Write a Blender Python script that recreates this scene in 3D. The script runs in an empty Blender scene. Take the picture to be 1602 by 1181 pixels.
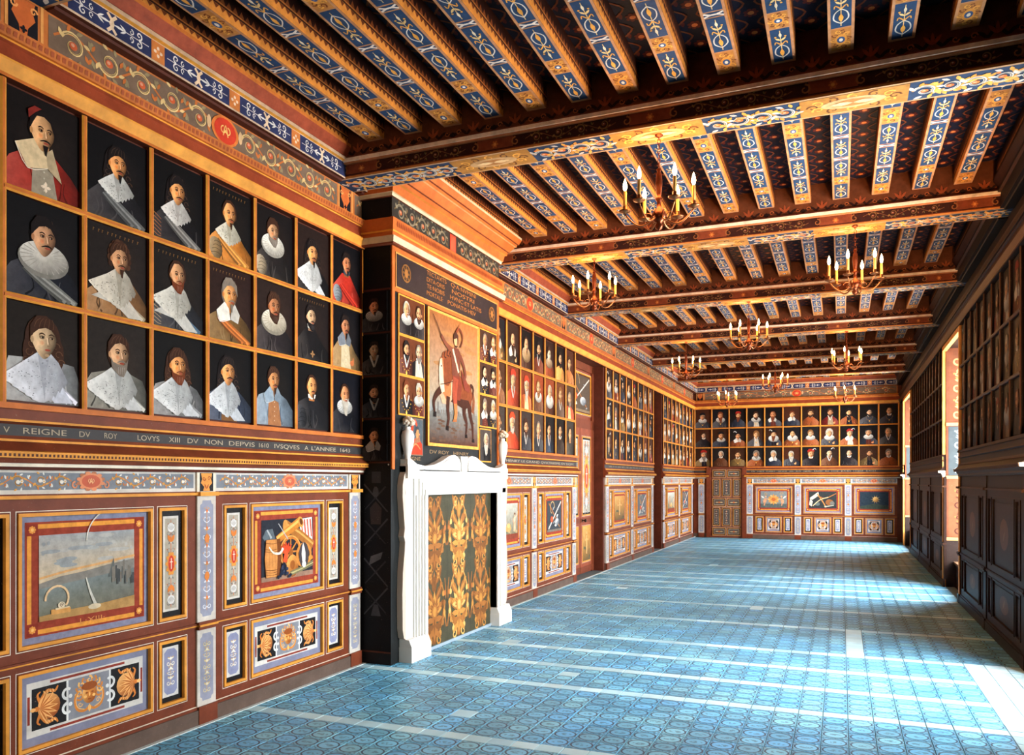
import bpy, math, random
from mathutils import Matrix, Vector

# ------------------------------------------------------------------ camera, world, lights, exposure
SC = bpy.context.scene
COL = SC.collection
CAM_H = 1.6
cam_data = bpy.data.cameras.new('camera')
cam = bpy.data.objects.new('camera', cam_data)
COL.objects.link(cam)
cam.location = (0, 0, CAM_H)
cam.rotation_euler = (math.radians(90), 0, math.radians(22.5))
cam_data.sensor_width = 36
cam_data.lens = 36 * 1242 / 1602
cam_data.shift_y = (752 - 590.5) / 1602
cam_data.clip_start = 0.05
SC.camera = cam

SC.view_settings.view_transform = 'Standard'
SC.view_settings.look = 'None'
SC.view_settings.gamma = 1
SC.view_settings.use_curve_mapping = False
SC.view_settings.exposure = 0.0

SKY_STRENGTH = 49.0
SKY_COLOR = (0.95, 0.97, 1.0)
LAMP_W = 26.0
ADDED_TUNGSTEN_W = 900.0
LAMP_COLOR = (1.0, 0.50, 0.17)
ADDED_STUDIO_W = 420.0

world = bpy.data.worlds.new('world')
SC.world = world
world.use_nodes = True
wbg = world.node_tree.nodes['Background']
wbg.inputs['Color'].default_value = (*SKY_COLOR, 1)
wbg.inputs['Strength'].default_value = SKY_STRENGTH

XL, XR, YB, YA = -3.92, 1.47, 23.05, -3.2
ZC = 4.56                      # underside of the ceiling boards
WINDOWS = [(5.8, 7.7), (11.88, 13.62), (19.8, 21.9)]   # openings in the right wall (y range)
W_SILL, W_TOP, W_X = 0.35, 3.6, 2.05

for k, (y0, y1) in enumerate(WINDOWS):         # daylight portals in the window openings
    ld = bpy.data.lights.new('window_portal', 'AREA')
    ld.shape = 'RECTANGLE'
    ld.size = y1 - y0 - 0.1
    ld.size_y = W_TOP - W_SILL
    ld.cycles.is_portal = True
    lo = bpy.data.objects.new('window_portal', ld)
    COL.objects.link(lo)
    lo.location = (W_X + 0.1, (y0 + y1) / 2, (W_TOP + W_SILL) / 2)
    lo.rotation_euler = Matrix(((0, 0, 1), (1, 0, 0), (0, 1, 0))).to_euler()

def flood(name, watts, color, at, to, cone, size):
    ld = bpy.data.lights.new(name, 'SPOT')
    ld.energy = watts
    ld.color = color
    ld.spot_size = math.radians(cone)
    ld.spot_blend = .75
    ld.shadow_soft_size = size
    lo = bpy.data.objects.new(name, ld)
    COL.objects.link(lo)
    lo.location = at
    lo.rotation_euler = (Vector(to) - Vector(at)).to_track_quat('-Z', 'Y').to_euler()


# added unseen lamps standing in for a photographer's lights: a soft one behind the camera on the near left wall, a tungsten flood by the first window (outside the frame)
flood('added_studio_lamp', ADDED_STUDIO_W, (1.0, .84, .64), (.6, -1.6, 2.1), (-3.9, 4.2, 1.75), 62, .5)
flood('added_tungsten_flood', ADDED_TUNGSTEN_W, (1.0, .56, .23), (1.3, 5.65, 1.3), (-2.3, 11.8, 5.2), 98, .25)

SC.cycles.max_bounces = 8
SC.cycles.diffuse_bounces = 4
SC.cycles.glossy_bounces = 3
SC.cycles.transparent_max_bounces = 8
SC.cycles.sample_clamp_indirect = 6.0

# ------------------------------------------------------------------ helpers
rnd = random.Random(7)
PI = math.pi


def lin1(c):
    c = c / 255.0
    return c / 12.92 if c <= 0.04045 else ((c + 0.055) / 1.055) ** 2.4


_lc = {}


def L(c):
    if c not in _lc:
        _lc[c] = (lin1(c[0]), lin1(c[1]), lin1(c[2]), 1.0)
    return _lc[c]


def mul(c, f):
    return tuple(max(0, min(255, x * f)) for x in c)


def mix(a, b, t):
    return tuple(x + (y - x) * t for x, y in zip(a, b))


EPS = 0.0006


class MB:
    """Collects coloured faces; build() makes one mesh."""

    def __init__(s, eps=EPS):
        s.v, s.f, s.c, s.eps, s.base, s.uv, s.k = [], [], [], eps, 0.0, None, 0

    def face(s, pts, col):
        i = len(s.v)
        s.v.extend(pts)
        s.f.append(tuple(range(i, i + len(pts))))
        s.c.append(col)

    # ---- flat painting in the local (u, v) plane, layer = order above the ground
    def zof(s, ly):
        s.k = (s.k + 1) % 40
        return s.base + (ly + .02 * s.k) * s.eps

    def poly(s, pts, col, ly=1):
        z = s.zof(ly)
        s.face([(p[0], p[1], z) for p in pts], col)

    def rect(s, u0, u1, v0, v1, col, ly=0):
        s.poly([(u0, v0), (u1, v0), (u1, v1), (u0, v1)], col, ly)

    def ring(s, u0, u1, v0, v1, t, col, ly=1):
        s.rect(u0, u1, v0, v0 + t, col, ly)
        s.rect(u0, u1, v1 - t, v1, col, ly)
        s.rect(u0, u0 + t, v0 + t, v1 - t, col, ly)
        s.rect(u1 - t, u1, v0 + t, v1 - t, col, ly)

    def ell(s, cx, cy, rx, ry, col, ly=1, n=14, rot=0.0, shade=None):
        z = s.zof(ly)
        cr, sr = math.cos(rot), math.sin(rot)
        ring = []
        for k in range(n):
            a = 2 * PI * k / n
            x, y = rx * math.cos(a), ry * math.sin(a)
            ring.append((cx + x * cr - y * sr, cy + x * sr + y * cr, z))
        if shade is None:
            s.face(ring, col)
        else:
            lit, dark, ang = shade
            i = len(s.v)
            s.v.append((cx + rx * .12 * math.cos(ang), cy + ry * .12 * math.sin(ang), z))
            s.v.extend(ring)
            cc = []
            for k in range(n):
                a = 2 * PI * k / n
                t = .5 - .5 * math.cos(a - ang)
                cc.append(mix(lit, dark, t ** 1.3))
            for k in range(n):
                k2 = (k + 1) % n
                s.f.append((i, i + 1 + k, i + 1 + k2))
                s.c.append([col, cc[k], cc[k2]])

    def stroke(s, pts, w0, w1, col, ly=1, wm=None):
        """ribbon along a polyline; width w0 -> w1 (wm: width in the middle)"""
        if 3 <= len(pts) <= 7:              # round off short polylines
            q = [pts[0]] + list(pts) + [pts[-1]]
            out = []
            for k in range(1, len(q) - 2):
                p0, p1, p2, p3 = q[k - 1:k + 3]
                for t in (0, .33, .67):
                    out.append(tuple(.5 * (2 * p1[i] + (p2[i] - p0[i]) * t + (2 * p0[i] - 5 * p1[i] + 4 * p2[i] - p3[i]) * t * t
                                           + (3 * p1[i] - p0[i] - 3 * p2[i] + p3[i]) * t ** 3) for i in (0, 1)))
            pts = out + [pts[-1]]
        n = len(pts)
        z = s.zof(ly)
        lf, rt = [], []
        for k, p in enumerate(pts):
            a, b = pts[max(0, k - 1)], pts[min(n - 1, k + 1)]
            dx, dy = b[0] - a[0], b[1] - a[1]
            d = math.hypot(dx, dy) or 1e-9
            t = k / (n - 1)
            w = (w0 + (w1 - w0) * t) if wm is None else (w0 + (wm - w0) * math.sin(PI * t) if t < .5 else w1 + (wm - w1) * math.sin(PI * t))
            nx, ny = -dy / d * w / 2, dx / d * w / 2
            lf.append((p[0] + nx, p[1] + ny, z))
            rt.append((p[0] - nx, p[1] - ny, z))
        i = len(s.v)
        for k in range(n):
            s.v.extend((lf[k], rt[k]))
        for k in range(n - 1):
            s.f.append((i + 2 * k, i + 2 * k + 1, i + 2 * k + 3, i + 2 * k + 2))
            s.c.append(col)

    def leaf(s, x, y, ang, ln, wd, col, ly=1):
        ca, sa = math.cos(ang), math.sin(ang)
        pts = []
        for t, w in ((0, 0), (.25, .38), (.55, .5), (.82, .26), (1, 0), (.82, -.26), (.55, -.5), (.25, -.38)):
            a, b = t * ln, w * wd
            pts.append((x + a * ca - b * sa, y + a * sa + b * ca))
        s.poly(pts, col, ly)

    # ---- solids
    def box(s, x0, x1, y0, y1, z0, z1, col, front=None):
        p = [(x0, y0, z0), (x1, y0, z0), (x1, y1, z0), (x0, y1, z0), (x0, y0, z1), (x1, y0, z1), (x1, y1, z1), (x0, y1, z1)]
        i = len(s.v)
        s.v.extend(p)
        for k, f in enumerate(((3, 2, 1, 0), (4, 5, 6, 7), (0, 1, 5, 4), (1, 2, 6, 5), (2, 3, 7, 6), (3, 0, 4, 7))):
            s.f.append(tuple(i + j for j in f))
            s.c.append(front if (front is not None and k == 1) else col)

    def prism(s, prof, a0, a1, axis, cols):
        """profile of (p, q) points extruded along an axis: 'u': (a, p, q), 'v': (p, a, q), 'n': (p, q, a)"""
        def at(p, a):
            return (a, p[0], p[1]) if axis == 'u' else (p[0], a, p[1]) if axis == 'v' else (p[0], p[1], a)
        n = len(prof)
        i = len(s.v)
        s.v.extend([at(p, a0) for p in prof])
        s.v.extend([at(p, a1) for p in prof])
        for k in range(n):
            k2 = (k + 1) % n
            s.f.append((i + k, i + k2, i + n + k2, i + n + k))
            s.c.append(cols[k % len(cols)] if isinstance(cols, list) else cols)
        c0 = cols[0] if isinstance(cols, list) else cols
        s.f.append(tuple(i + k for k in range(n - 1, -1, -1)))
        s.c.append(c0)
        s.f.append(tuple(i + n + k for k in range(n)))
        s.c.append(c0)

    def lathe(s, prof, cx, cy, cz, n, col, axis='z'):
        i = len(s.v)
        for r, h in prof:
            for k in range(n):
                a = 2 * PI * k / n
                x, y = r * math.cos(a), r * math.sin(a)
                s.v.append((cx + x, cy + y, cz + h) if axis == 'z' else (cx + x, cy + h, cz + y))
        for j in range(len(prof) - 1):
            for k in range(n):
                k2 = (k + 1) % n
                s.f.append((i + j * n + k, i + j * n + k2, i + (j + 1) * n + k2, i + (j + 1) * n + k))
                s.c.append(col)
        s.f.append(tuple(i + k for k in range(n - 1, -1, -1)))
        s.c.append(col)
        m = i + (len(prof) - 1) * n
        s.f.append(tuple(m + k for k in range(n)))
        s.c.append(col)

    def tube(s, path, r, n, col, r1=None):
        i = len(s.v)
        m = len(path)
        for j, p in enumerate(path):
            a, b = Vector(path[max(0, j - 1)]), Vector(path[min(m - 1, j + 1)])
            d = (b - a).normalized()
            up = Vector((0, 0, 1)) if abs(d.z) < .95 else Vector((1, 0, 0))
            e1 = d.cross(up).normalized()
            e2 = d.cross(e1)
            rr = r if r1 is None else r + (r1 - r) * j / (m - 1)
            for k in range(n):
                t = 2 * PI * k / n
                s.v.append(tuple(Vector(p) + e1 * rr * math.cos(t) + e2 * rr * math.sin(t)))
        for j in range(m - 1):
            for k in range(n):
                k2 = (k + 1) % n
                s.f.append((i + j * n + k, i + j * n + k2, i + (j + 1) * n + k2, i + (j + 1) * n + k))
                s.c.append(col)
        s.f.append(tuple(i + k for k in range(n)))
        s.c.append(col)
        s.f.append(tuple(i + (m - 1) * n + k for k in range(n)))
        s.c.append(col)

    def ball(s, cx, cy, cz, r, col, n=8, sq=1.0):
        prof = [(max(r * math.sin(PI * j / 6), 1e-4), -r * sq * math.cos(PI * j / 6)) for j in range(7)]
        s.lathe(prof, cx, cy, cz, n, col)

    def mesh(s, name, mat, smooth=False):
        me = bpy.data.meshes.new(name)
        me.from_pydata(s.v, [], s.f)
        at = me.color_attributes.new('Col', 'FLOAT_COLOR', 'CORNER')
        buf = []
        for f, c in zip(s.f, s.c):
            if isinstance(c, list):
                for q in c:
                    buf.extend(L(q))
            else:
                buf.extend(L(c) * len(f))
        at.data.foreach_set('color', buf)
        if s.uv:
            ul = me.uv_layers.new(name='UVMap')
            ul.data.foreach_set('uv', s.uv)
        me.materials.append(mat)
        if smooth:
            me.polygons.foreach_set('use_smooth', [True] * len(me.polygons))
        return me


WM = {}
I4 = Matrix.Identity(4)


def link(name, data, parent=None, M=I4, label=None, cat=None, group=None, kind=None):
    o = bpy.data.objects.new(name, data)
    COL.objects.link(o)
    WM[o.name] = M.copy()
    if parent is not None:
        o.parent = parent
        o.matrix_basis = WM[parent.name].inverted() @ M
    else:
        o.matrix_basis = M
    if label:
        assert 4 <= len(label.split()) <= 16, label
        o['label'] = label
    if cat:
        o['category'] = cat
    if group:
        o['group'] = group
    if kind:
        o['kind'] = kind
    return o


def thing(name, M, label, cat, group=None):
    return link(name, None, None, M, label, cat, group)


def put(name, mb, mat, parent=None, M=I4, smooth=False, **k):
    return link(name, mb.mesh(name, mat, smooth), parent, M, **k)


def frame(ex, ey, ez, o):
    return Matrix(((ex[0], ey[0], ez[0], o[0]), (ex[1], ey[1], ez[1], o[1]), (ex[2], ey[2], ez[2], o[2]), (0, 0, 0, 1)))


def FL(y=0, z=0, x=XL):            # left wall: u = +Y, v = Z, n = +X
    return frame((0, 1, 0), (0, 0, 1), (1, 0, 0), (x, y, z))


def FB(x=0, z=0, y=YB):            # end wall: u = +X, v = Z, n = -Y
    return frame((1, 0, 0), (0, 0, 1), (0, -1, 0), (x, y, z))


def FR(y=0, z=0, x=XR):            # right wall: u = -Y, v = Z, n = -X
    return frame((0, -1, 0), (0, 0, 1), (-1, 0, 0), (x, y, z))


def FD(x=0, y=0, z=0):             # facing down: u = X, v = -Y, n = -Z
    return frame((1, 0, 0), (0, -1, 0), (0, 0, -1), (x, y, z))


# ------------------------------------------------------------------ materials
def nodes_mat(name):
    m = bpy.data.materials.new(name)
    m.use_nodes = True
    nt = m.node_tree
    return m, nt, nt.nodes['Principled BSDF']


def paint_mat(name, rough, spec, lo, hi, scale, bump=0.0, stretch=(1, 1, 1), metal=0.0, speck=0.0):
    m, nt, b = nodes_mat(name)
    at = nt.nodes.new('ShaderNodeAttribute')
    at.attribute_name = 'Col'
    tc = nt.nodes.new('ShaderNodeTexCoord')
    mp = nt.nodes.new('ShaderNodeMapping')
    mp.inputs['Scale'].default_value = stretch
    nt.links.new(tc.outputs['Object'], mp.inputs['Vector'])
    nz = nt.nodes.new('ShaderNodeTexNoise')
    nz.inputs['Scale'].default_value = scale
    nz.inputs['Detail'].default_value = 6
    nz.inputs['Roughness'].default_value = .65
    nt.links.new(mp.outputs['Vector'], nz.inputs['Vector'])
    mr = nt.nodes.new('ShaderNodeMapRange')
    mr.inputs['From Min'].default_value = .3
    mr.inputs['From Max'].default_value = .7
    mr.inputs['To Min'].default_value = lo
    mr.inputs['To Max'].default_value = hi
    nt.links.new(nz.outputs['Fac'], mr.inputs['Value'])
    vm = nt.nodes.new('ShaderNodeVectorMath')
    vm.operation = 'SCALE'
    nt.links.new(at.outputs['Color'], vm.inputs[0])
    nt.links.new(mr.outputs['Result'], vm.inputs['Scale'])
    out = vm.outputs[0]
    if speck > 0:                       # small worn flecks
        n2 = nt.nodes.new('ShaderNodeTexNoise')
        n2.inputs['Scale'].default_value = scale * 14
        n2.inputs['Detail'].default_value = 2
        nt.links.new(tc.outputs['Object'], n2.inputs['Vector'])
        m2 = nt.nodes.new('ShaderNodeMapRange')
        m2.inputs['From Min'].default_value = .70
        m2.inputs['From Max'].default_value = .76
        m2.inputs['To Max'].default_value = speck
        nt.links.new(n2.outputs['Fac'], m2.inputs['Value'])
        mx = nt.nodes.new('ShaderNodeMixRGB')
        mx.inputs['Color2'].default_value = (.35, .27, .2, 1)
        nt.links.new(m2.outputs['Result'], mx.inputs['Fac'])
        nt.links.new(out, mx.inputs['Color1'])
        out = mx.outputs[0]
    nt.links.new(out, b.inputs['Base Color'])
    b.inputs['Roughness'].default_value = rough
    b.inputs['Metallic'].default_value = metal
    b.inputs['Specular IOR Level'].default_value = spec
    if bump > 0:
        bp = nt.nodes.new('ShaderNodeBump')
        bp.inputs['Strength'].default_value = bump
        bp.inputs['Distance'].default_value = .004
        nt.links.new(nz.outputs['Fac'], bp.inputs['Height'])
        nt.links.new(bp.outputs['Normal'], b.inputs['Normal'])
    return m


M_WOOD = paint_mat('painted_wood', .5, .12, .72, 1.15, 7, .15, (1, 1, 1), speck=.35)
M_OIL = paint_mat('oil_painting', .6, .06, .75, 1.2, 22, .1, speck=.1)
M_OIL_SHADE = paint_mat('shaded_oil_painting', .55, .1, .22, .42, 18, .1)  # oil paint darkened to put the window wall's shade into its portraits
M_CEIL = paint_mat('painted_beam', .6, .12, .7, 1.2, 12, .1, speck=.2)
M_STONE = paint_mat('white_marble', .45, .4, .93, 1.03, 4, .05)
M_BRASS = paint_mat('old_brass', .35, .5, .7, 1.2, 30, 0, metal=.85)
M_PLAIN = paint_mat('plain_paint', .6, .2, .8, 1.1, 3, .05)


def emit_mat(name, col, strength):
    m, nt, b = nodes_mat(name)
    b.inputs['Base Color'].default_value = (*col, 1)
    b.inputs['Emission Color'].default_value = (*col, 1)
    b.inputs['Emission Strength'].default_value = strength
    return m


M_BULB = emit_mat('lit_bulb', (1.0, .72, .38), 14)


def glass_mat():
    m = bpy.data.materials.new('window_glass')
    m.use_nodes = True
    nt = m.node_tree
    nt.nodes.clear()
    o = nt.nodes.new('ShaderNodeOutputMaterial')
    t = nt.nodes.new('ShaderNodeBsdfTransparent')
    t.inputs['Color'].default_value = (.93, .96, .97, 1)
    g = nt.nodes.new('ShaderNodeBsdfGlossy')
    g.inputs['Roughness'].default_value = .02
    f = nt.nodes.new('ShaderNodeFresnel')
    f.inputs['IOR'].default_value = 1.3
    x = nt.nodes.new('ShaderNodeMixShader')
    nt.links.new(f.outputs[0], x.inputs[0])
    nt.links.new(t.outputs[0], x.inputs[1])
    nt.links.new(g.outputs[0], x.inputs[2])
    nt.links.new(x.outputs[0], o.inputs[0])
    return m


M_GLASS = glass_mat()


def tile_mat():
    m, nt, b = nodes_mat('delft_tile')
    N = nt.nodes.new
    lk = nt.links.new
    at = N('ShaderNodeAttribute')
    at.attribute_name = 'Col'
    uv = N('ShaderNodeUVMap')
    uv.uv_map = 'UVMap'

    def math_(op, a, bb=None, v=None):
        n = N('ShaderNodeMath')
        n.operation = op
        for i, q in enumerate((a, bb)):
            if q is None:
                continue
            if isinstance(q, (int, float)):
                n.inputs[i].default_value = q
            else:
                lk(q, n.inputs[i])
        return n.outputs[0]
    sp = N('ShaderNodeSeparateXYZ')
    lk(uv.outputs[0], sp.inputs[0])
    x = math_('SUBTRACT', sp.outputs[0], .5)
    y = math_('SUBTRACT', sp.outputs[1], .5)
    ex, ey = math_('DIVIDE', x, .44), math_('DIVIDE', y, .40)
    r = math_('SQRT', math_('ADD', math_('MULTIPLY', ex, ex), math_('MULTIPLY', ey, ey)))
    ringd = math_('ABSOLUTE', math_('SUBTRACT', r, 1.0))
    ring = math_('LESS_THAN', ringd, .085)
    # border frame and corner leaves
    ax, ay = math_('ABSOLUTE', x), math_('ABSOLUTE', y)
    edge = math_('MAXIMUM', ax, ay)
    bord = math_('MULTIPLY', math_('GREATER_THAN', edge, .455), math_('LESS_THAN', edge, .475))
    wv = N('ShaderNodeTexNoise')
    wv.inputs['Scale'].default_value = 7
    wv.inputs['Detail'].default_value = 3
    lk(uv.outputs[0], wv.inputs['Vector'])
    corner = math_('MULTIPLY', math_('GREATER_THAN', r, 1.12), math_('GREATER_THAN', wv.outputs['Fac'], .52))
    # small figure in the middle
    geo = N('ShaderNodeNewGeometry')
    nz = N('ShaderNodeTexNoise')
    nz.inputs['Scale'].default_value = 38
    nz.inputs['Detail'].default_value = 3
    lk(geo.outputs['Position'], nz.inputs['Vector'])
    fx, fy = math_('DIVIDE', x, .27), math_('DIVIDE', y, .13)
    fr = math_('SQRT', math_('ADD', math_('MULTIPLY', fx, fx), math_('MULTIPLY', fy, fy)))
    fig = math_('MULTIPLY', math_('LESS_THAN', fr, 1.0), math_('GREATER_THAN', nz.outputs['Fac'], .5))
    ink = math_('MAXIMUM', math_('MAXIMUM', ring, math_('MULTIPLY', bord, .6)), math_('MAXIMUM', math_('MULTIPLY', corner, .75), math_('MULTIPLY', fig, .6)))
    ink = math_('MULTIPLY', ink, at.outputs['Alpha'])
    # patchy glaze
    n3 = N('ShaderNodeTexNoise')
    n3.inputs['Scale'].default_value = 2.2
    n3.inputs['Detail'].default_value = 7
    lk(geo.outputs['Position'], n3.inputs['Vector'])
    mr = N('ShaderNodeMapRange')
    mr.inputs['From Min'].default_value = .3
    mr.inputs['From Max'].default_value = .7
    mr.inputs['To Min'].default_value = .78
    mr.inputs['To Max'].default_value = 1.14
    lk(n3.outputs['Fac'], mr.inputs['Value'])
    vm = N('ShaderNodeVectorMath')
    vm.operation = 'SCALE'
    lk(at.outputs['Color'], vm.inputs[0])
    lk(mr.outputs['Result'], vm.inputs['Scale'])
    mx = N('ShaderNodeMixRGB')
    mx.inputs['Color2'].default_value = (.018, .05, .11, 1)
    lk(ink, mx.inputs['Fac'])
    lk(vm.outputs[0], mx.inputs['Color1'])
    lk(mx.outputs[0], b.inputs['Base Color'])
    b.inputs['Roughness'].default_value = .42
    b.inputs['Specular IOR Level'].default_value = .45
    bp = N('ShaderNodeBump')
    bp.inputs['Strength'].default_value = .25
    bp.inputs['Distance'].default_value = .003
    lk(n3.outputs['Fac'], bp.inputs['Height'])
    lk(bp.outputs['Normal'], b.inputs['Normal'])
    return m


M_TILE = tile_mat()

# colours (sRGB)
BROWN = (116, 56, 34)
BROWN_D = (80, 36, 22)
ORANGE = (196, 108, 44)
GOLD = (226, 152, 58)
CREAM = (236, 226, 204)
WHITE = (240, 238, 232)
BLACK = (22, 19, 20)
LAV = (130, 133, 156)
GREY = (138, 144, 156)
RED = (196, 74, 48)
NAVY = (34, 54, 92)
INK = (26, 24, 30)


# ------------------------------------------------------------------ ornament
def spiral(cx, cy, r, turns, d=1, a0=0.0, n=22, r1=.12):
    return [(cx + r * (1 - (1 - r1) * k / n) * math.cos(a0 + d * 2 * PI * turns * k / n),
             cy + r * (1 - (1 - r1) * k / n) * math.sin(a0 + d * 2 * PI * turns * k / n)) for k in range(n + 1)]


def rosette(P, x, y, r, c1, c2, ly=2, n=8):
    for k in range(n):
        a = 2 * PI * k / n
        P.ell(x + .62 * r * math.cos(a), y + .62 * r * math.sin(a), r * .36, r * .3, c1, ly, 7, a)
    P.ell(x, y, r * .42, r * .42, c2, ly + 1, 8)


def monogram(P, x, y, s, col, ly):
    w = s * .13
    P.stroke(spiral(x - s * .3, y + s * .05, s * .42, .8, 1, PI / 2, 10, .6), w, w * .7, col, ly)
    P.stroke(spiral(x + s * .3, y + s * .05, s * .42, .8, -1, PI / 2, 10, .6), w, w * .7, col, ly)
    P.stroke([(x - s * .35, y - s * .55), (x, y + s * .6), (x + s * .35, y - s * .55)], w, w, col, ly)
    P.stroke([(x - s * .2, y - s * .1), (x + s * .2, y - s * .1)], w, w, col, ly)


def cartouche(P, x, y, rx, ry, fill, rim, mono, ly=3):
    for k in range(12):
        a = 2 * PI * k / 12 + .26
        P.ell(x + rx * 1.02 * math.cos(a), y + ry * 1.02 * math.sin(a), rx * .24, ry * .24, rim if k % 2 else mul(rim, .82), ly, 8)
    P.ell(x, y, rx, ry, rim, ly + 1, 18)
    P.ell(x, y, rx * .8, ry * .8, fill, ly + 2, 18)
    monogram(P, x, y, min(rx, ry) * .62, mono, ly + 3)


def vine(P, u0, u1, v0, v1, n, c1, c2, c3, flower, ly=2, dots=True):
    """running acanthus scroll in n spirals"""
    h = (v1 - v0) * 1.06
    vm = (v0 + v1) / 2
    du = (u1 - u0) / n
    pts = []
    for k in range(n * 8 + 1):
        t = k / (n * 8)
        pts.append((u0 + (u1 - u0) * t, vm + h * .3 * math.sin(PI * n * t)))
    P.stroke(pts, h * .07, h * .07, c2, ly)
    for i in range(n):
        cx = u0 + (i + .5) * du
        up = 1 if i % 2 == 0 else -1
        cy = vm - up * h * .04
        r = min(h * .42, du * .5)
        P.stroke(spiral(cx, cy, r, 1.25, -up, PI * .9 * up, 20, .2), h * .11, h * .04, c1, ly + 1)
        P.stroke(spiral(cx, cy, r * .93, 1.05, -up, PI * .8 * up, 16, .3), h * .03, h * .02, mul(c1, .55), ly + 2)
        for j in range(7):
            a = PI * .9 * up - up * j * .75
            P.leaf(cx + r * math.cos(a), cy + r * math.sin(a), a - up * .9, h * .26, h * .12, (c1, c2, c3)[j % 3], ly + 1)
        P.ell(cx, cy, r * .34, r * .3, flower, ly + 2, 9)
        P.ell(cx - r * .06, cy + r * .06, r * .16, r * .14, mix(flower, CREAM, .45), ly + 3, 7)
        xe = u0 + (i + 1) * du
        if i < n - 1:
            for sgn in (-1, 1):
                P.leaf(xe, vm + sgn * h * .12, PI / 2 * sgn + .4, h * .3, h * .13, c3, ly + 1)
                P.leaf(xe, vm + sgn * h * .12, PI / 2 * sgn - .5, h * .26, h * .11, c2, ly + 1)
            if dots:
                P.ell(xe, vm + up * h * .34, h * .06, h * .06, c3, ly + 2, 6)


def candelabrum(P, uc, v0, v1, w, cols, ly=2, step=None, med=None):
    """upright symmetrical arabesque"""
    c1, c2, c3 = cols
    H = v1 - v0
    P.stroke([(uc, v0), (uc, v1)], w * .05, w * .05, c2, ly)
    step = step or w * .55
    n = max(3, int(H / step))
    for i in range(n):
        y = v0 + (i + .5) * H / n
        k = i % 4
        for sg in (-1, 1):
            if k == 0:
                P.stroke(spiral(uc + sg * w * .24, y, w * .2, 1.1, sg, PI / 2 - sg * PI / 2 + PI, 12, .25), w * .09, w * .04, c1, ly + 1)
            elif k == 1:
                P.leaf(uc, y - step * .3, PI / 2 - sg * .85, w * .42, w * .17, c2, ly + 1)
                P.leaf(uc, y - step * .1, PI / 2 - sg * 1.3, w * .36, w * .13, c1, ly + 1)
            elif k == 2:
                P.stroke([(uc, y - step * .4), (uc + sg * w * .3, y - step * .1), (uc + sg * w * .22, y + step * .3), (uc + sg * w * .05, y + step * .1)], w * .07, w * .03, c1, ly + 1)
                P.ell(uc + sg * w * .36, y + step * .15, w * .05, w * .05, c2, ly + 1, 6)
            else:
                P.leaf(uc, y, PI / 2 - sg * 2.1, w * .34, w * .15, c1, ly + 1)
                P.ell(uc + sg * w * .18, y + step * .3, w * .055, w * .07, c2, ly + 1, 6)
        if k in (1, 3):
            P.ell(uc, y, w * .1, w * .13, c3, ly + 2, 8)
    if med:
        my, fill, rim = med
        for k in range(10):
            a = 2 * PI * k / 10
            P.ell(uc + w * .4 * math.cos(a), my + w * .75 * math.sin(a), w * .15, w * .15, rim, ly + 3, 7)
        P.ell(uc, my, w * .4, w * .78, rim, ly + 4, 14)
        P.ell(uc, my, w * .29, w * .62, fill, ly + 5, 14)
        P.stroke([(uc, my - w * .4), (uc, my + w * .4)], w * .06, w * .06, CREAM, ly + 6)
        P.stroke([(uc - w * .14, my + w * .12), (uc + w * .14, my + w * .12)], w * .06, w * .06, CREAM, ly + 6)


def mask_face(P, x, y, r, ly=3):
    o, d, l = (216, 132, 52), (150, 76, 28), (246, 190, 110)
    for k in range(11):
        a = PI * (-.15 + 1.3 * k / 10)
        P.stroke(spiral(x + r * .72 * math.cos(a), y + r * .25 + r * .62 * math.sin(a), r * .24, 1.1, 1 if k > 5 else -1, a, 9, .2), r * .13, r * .05, l if k % 2 else o, ly)
    for sg in (-1, 1):
        P.stroke([(x + sg * r * .75, y + r * .3), (x + sg * r * 1.0, y - r * .1), (x + sg * r * .85, y - r * .75), (x + sg * r * .35, y - r * .95), (x, y - r * .75)], r * .12, r * .16, o, ly)
        P.stroke([(x + sg * r * .75, y + r * .25), (x + sg * r * .93, y - r * .15), (x + sg * r * .8, y - r * .65), (x + sg * r * .35, y - r * .86)], r * .04, r * .05, l, ly + 1)
        P.stroke(spiral(x + sg * r * .62, y - r * .5, r * .17, 1.2, sg, 0, 9, .2), r * .06, r * .03, l, ly)
    P.leaf(x, y - r * .6, -PI / 2, r * .5, r * .24, l, ly + 1)
    P.ell(x, y + r * .05, r * .5, r * .62, o, ly + 1, 16, 0, (l, d, PI * .75))
    P.ell(x, y + r * .5, r * .55, r * .26, d, ly + 2, 12)
    for sg in (-1, 1):
        P.ell(x + sg * r * .2, y + r * .1, r * .1, r * .06, d, ly + 3, 7)
        P.ell(x + sg * r * .3, y - r * .12, r * .12, r * .1, l, ly + 3, 7)
    P.leaf(x, y - r * .16, PI / 2, r * .3, r * .12, l, ly + 3)
    P.ell(x, y - r * .3, r * .14, r * .05, d, ly + 3, 8)


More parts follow.
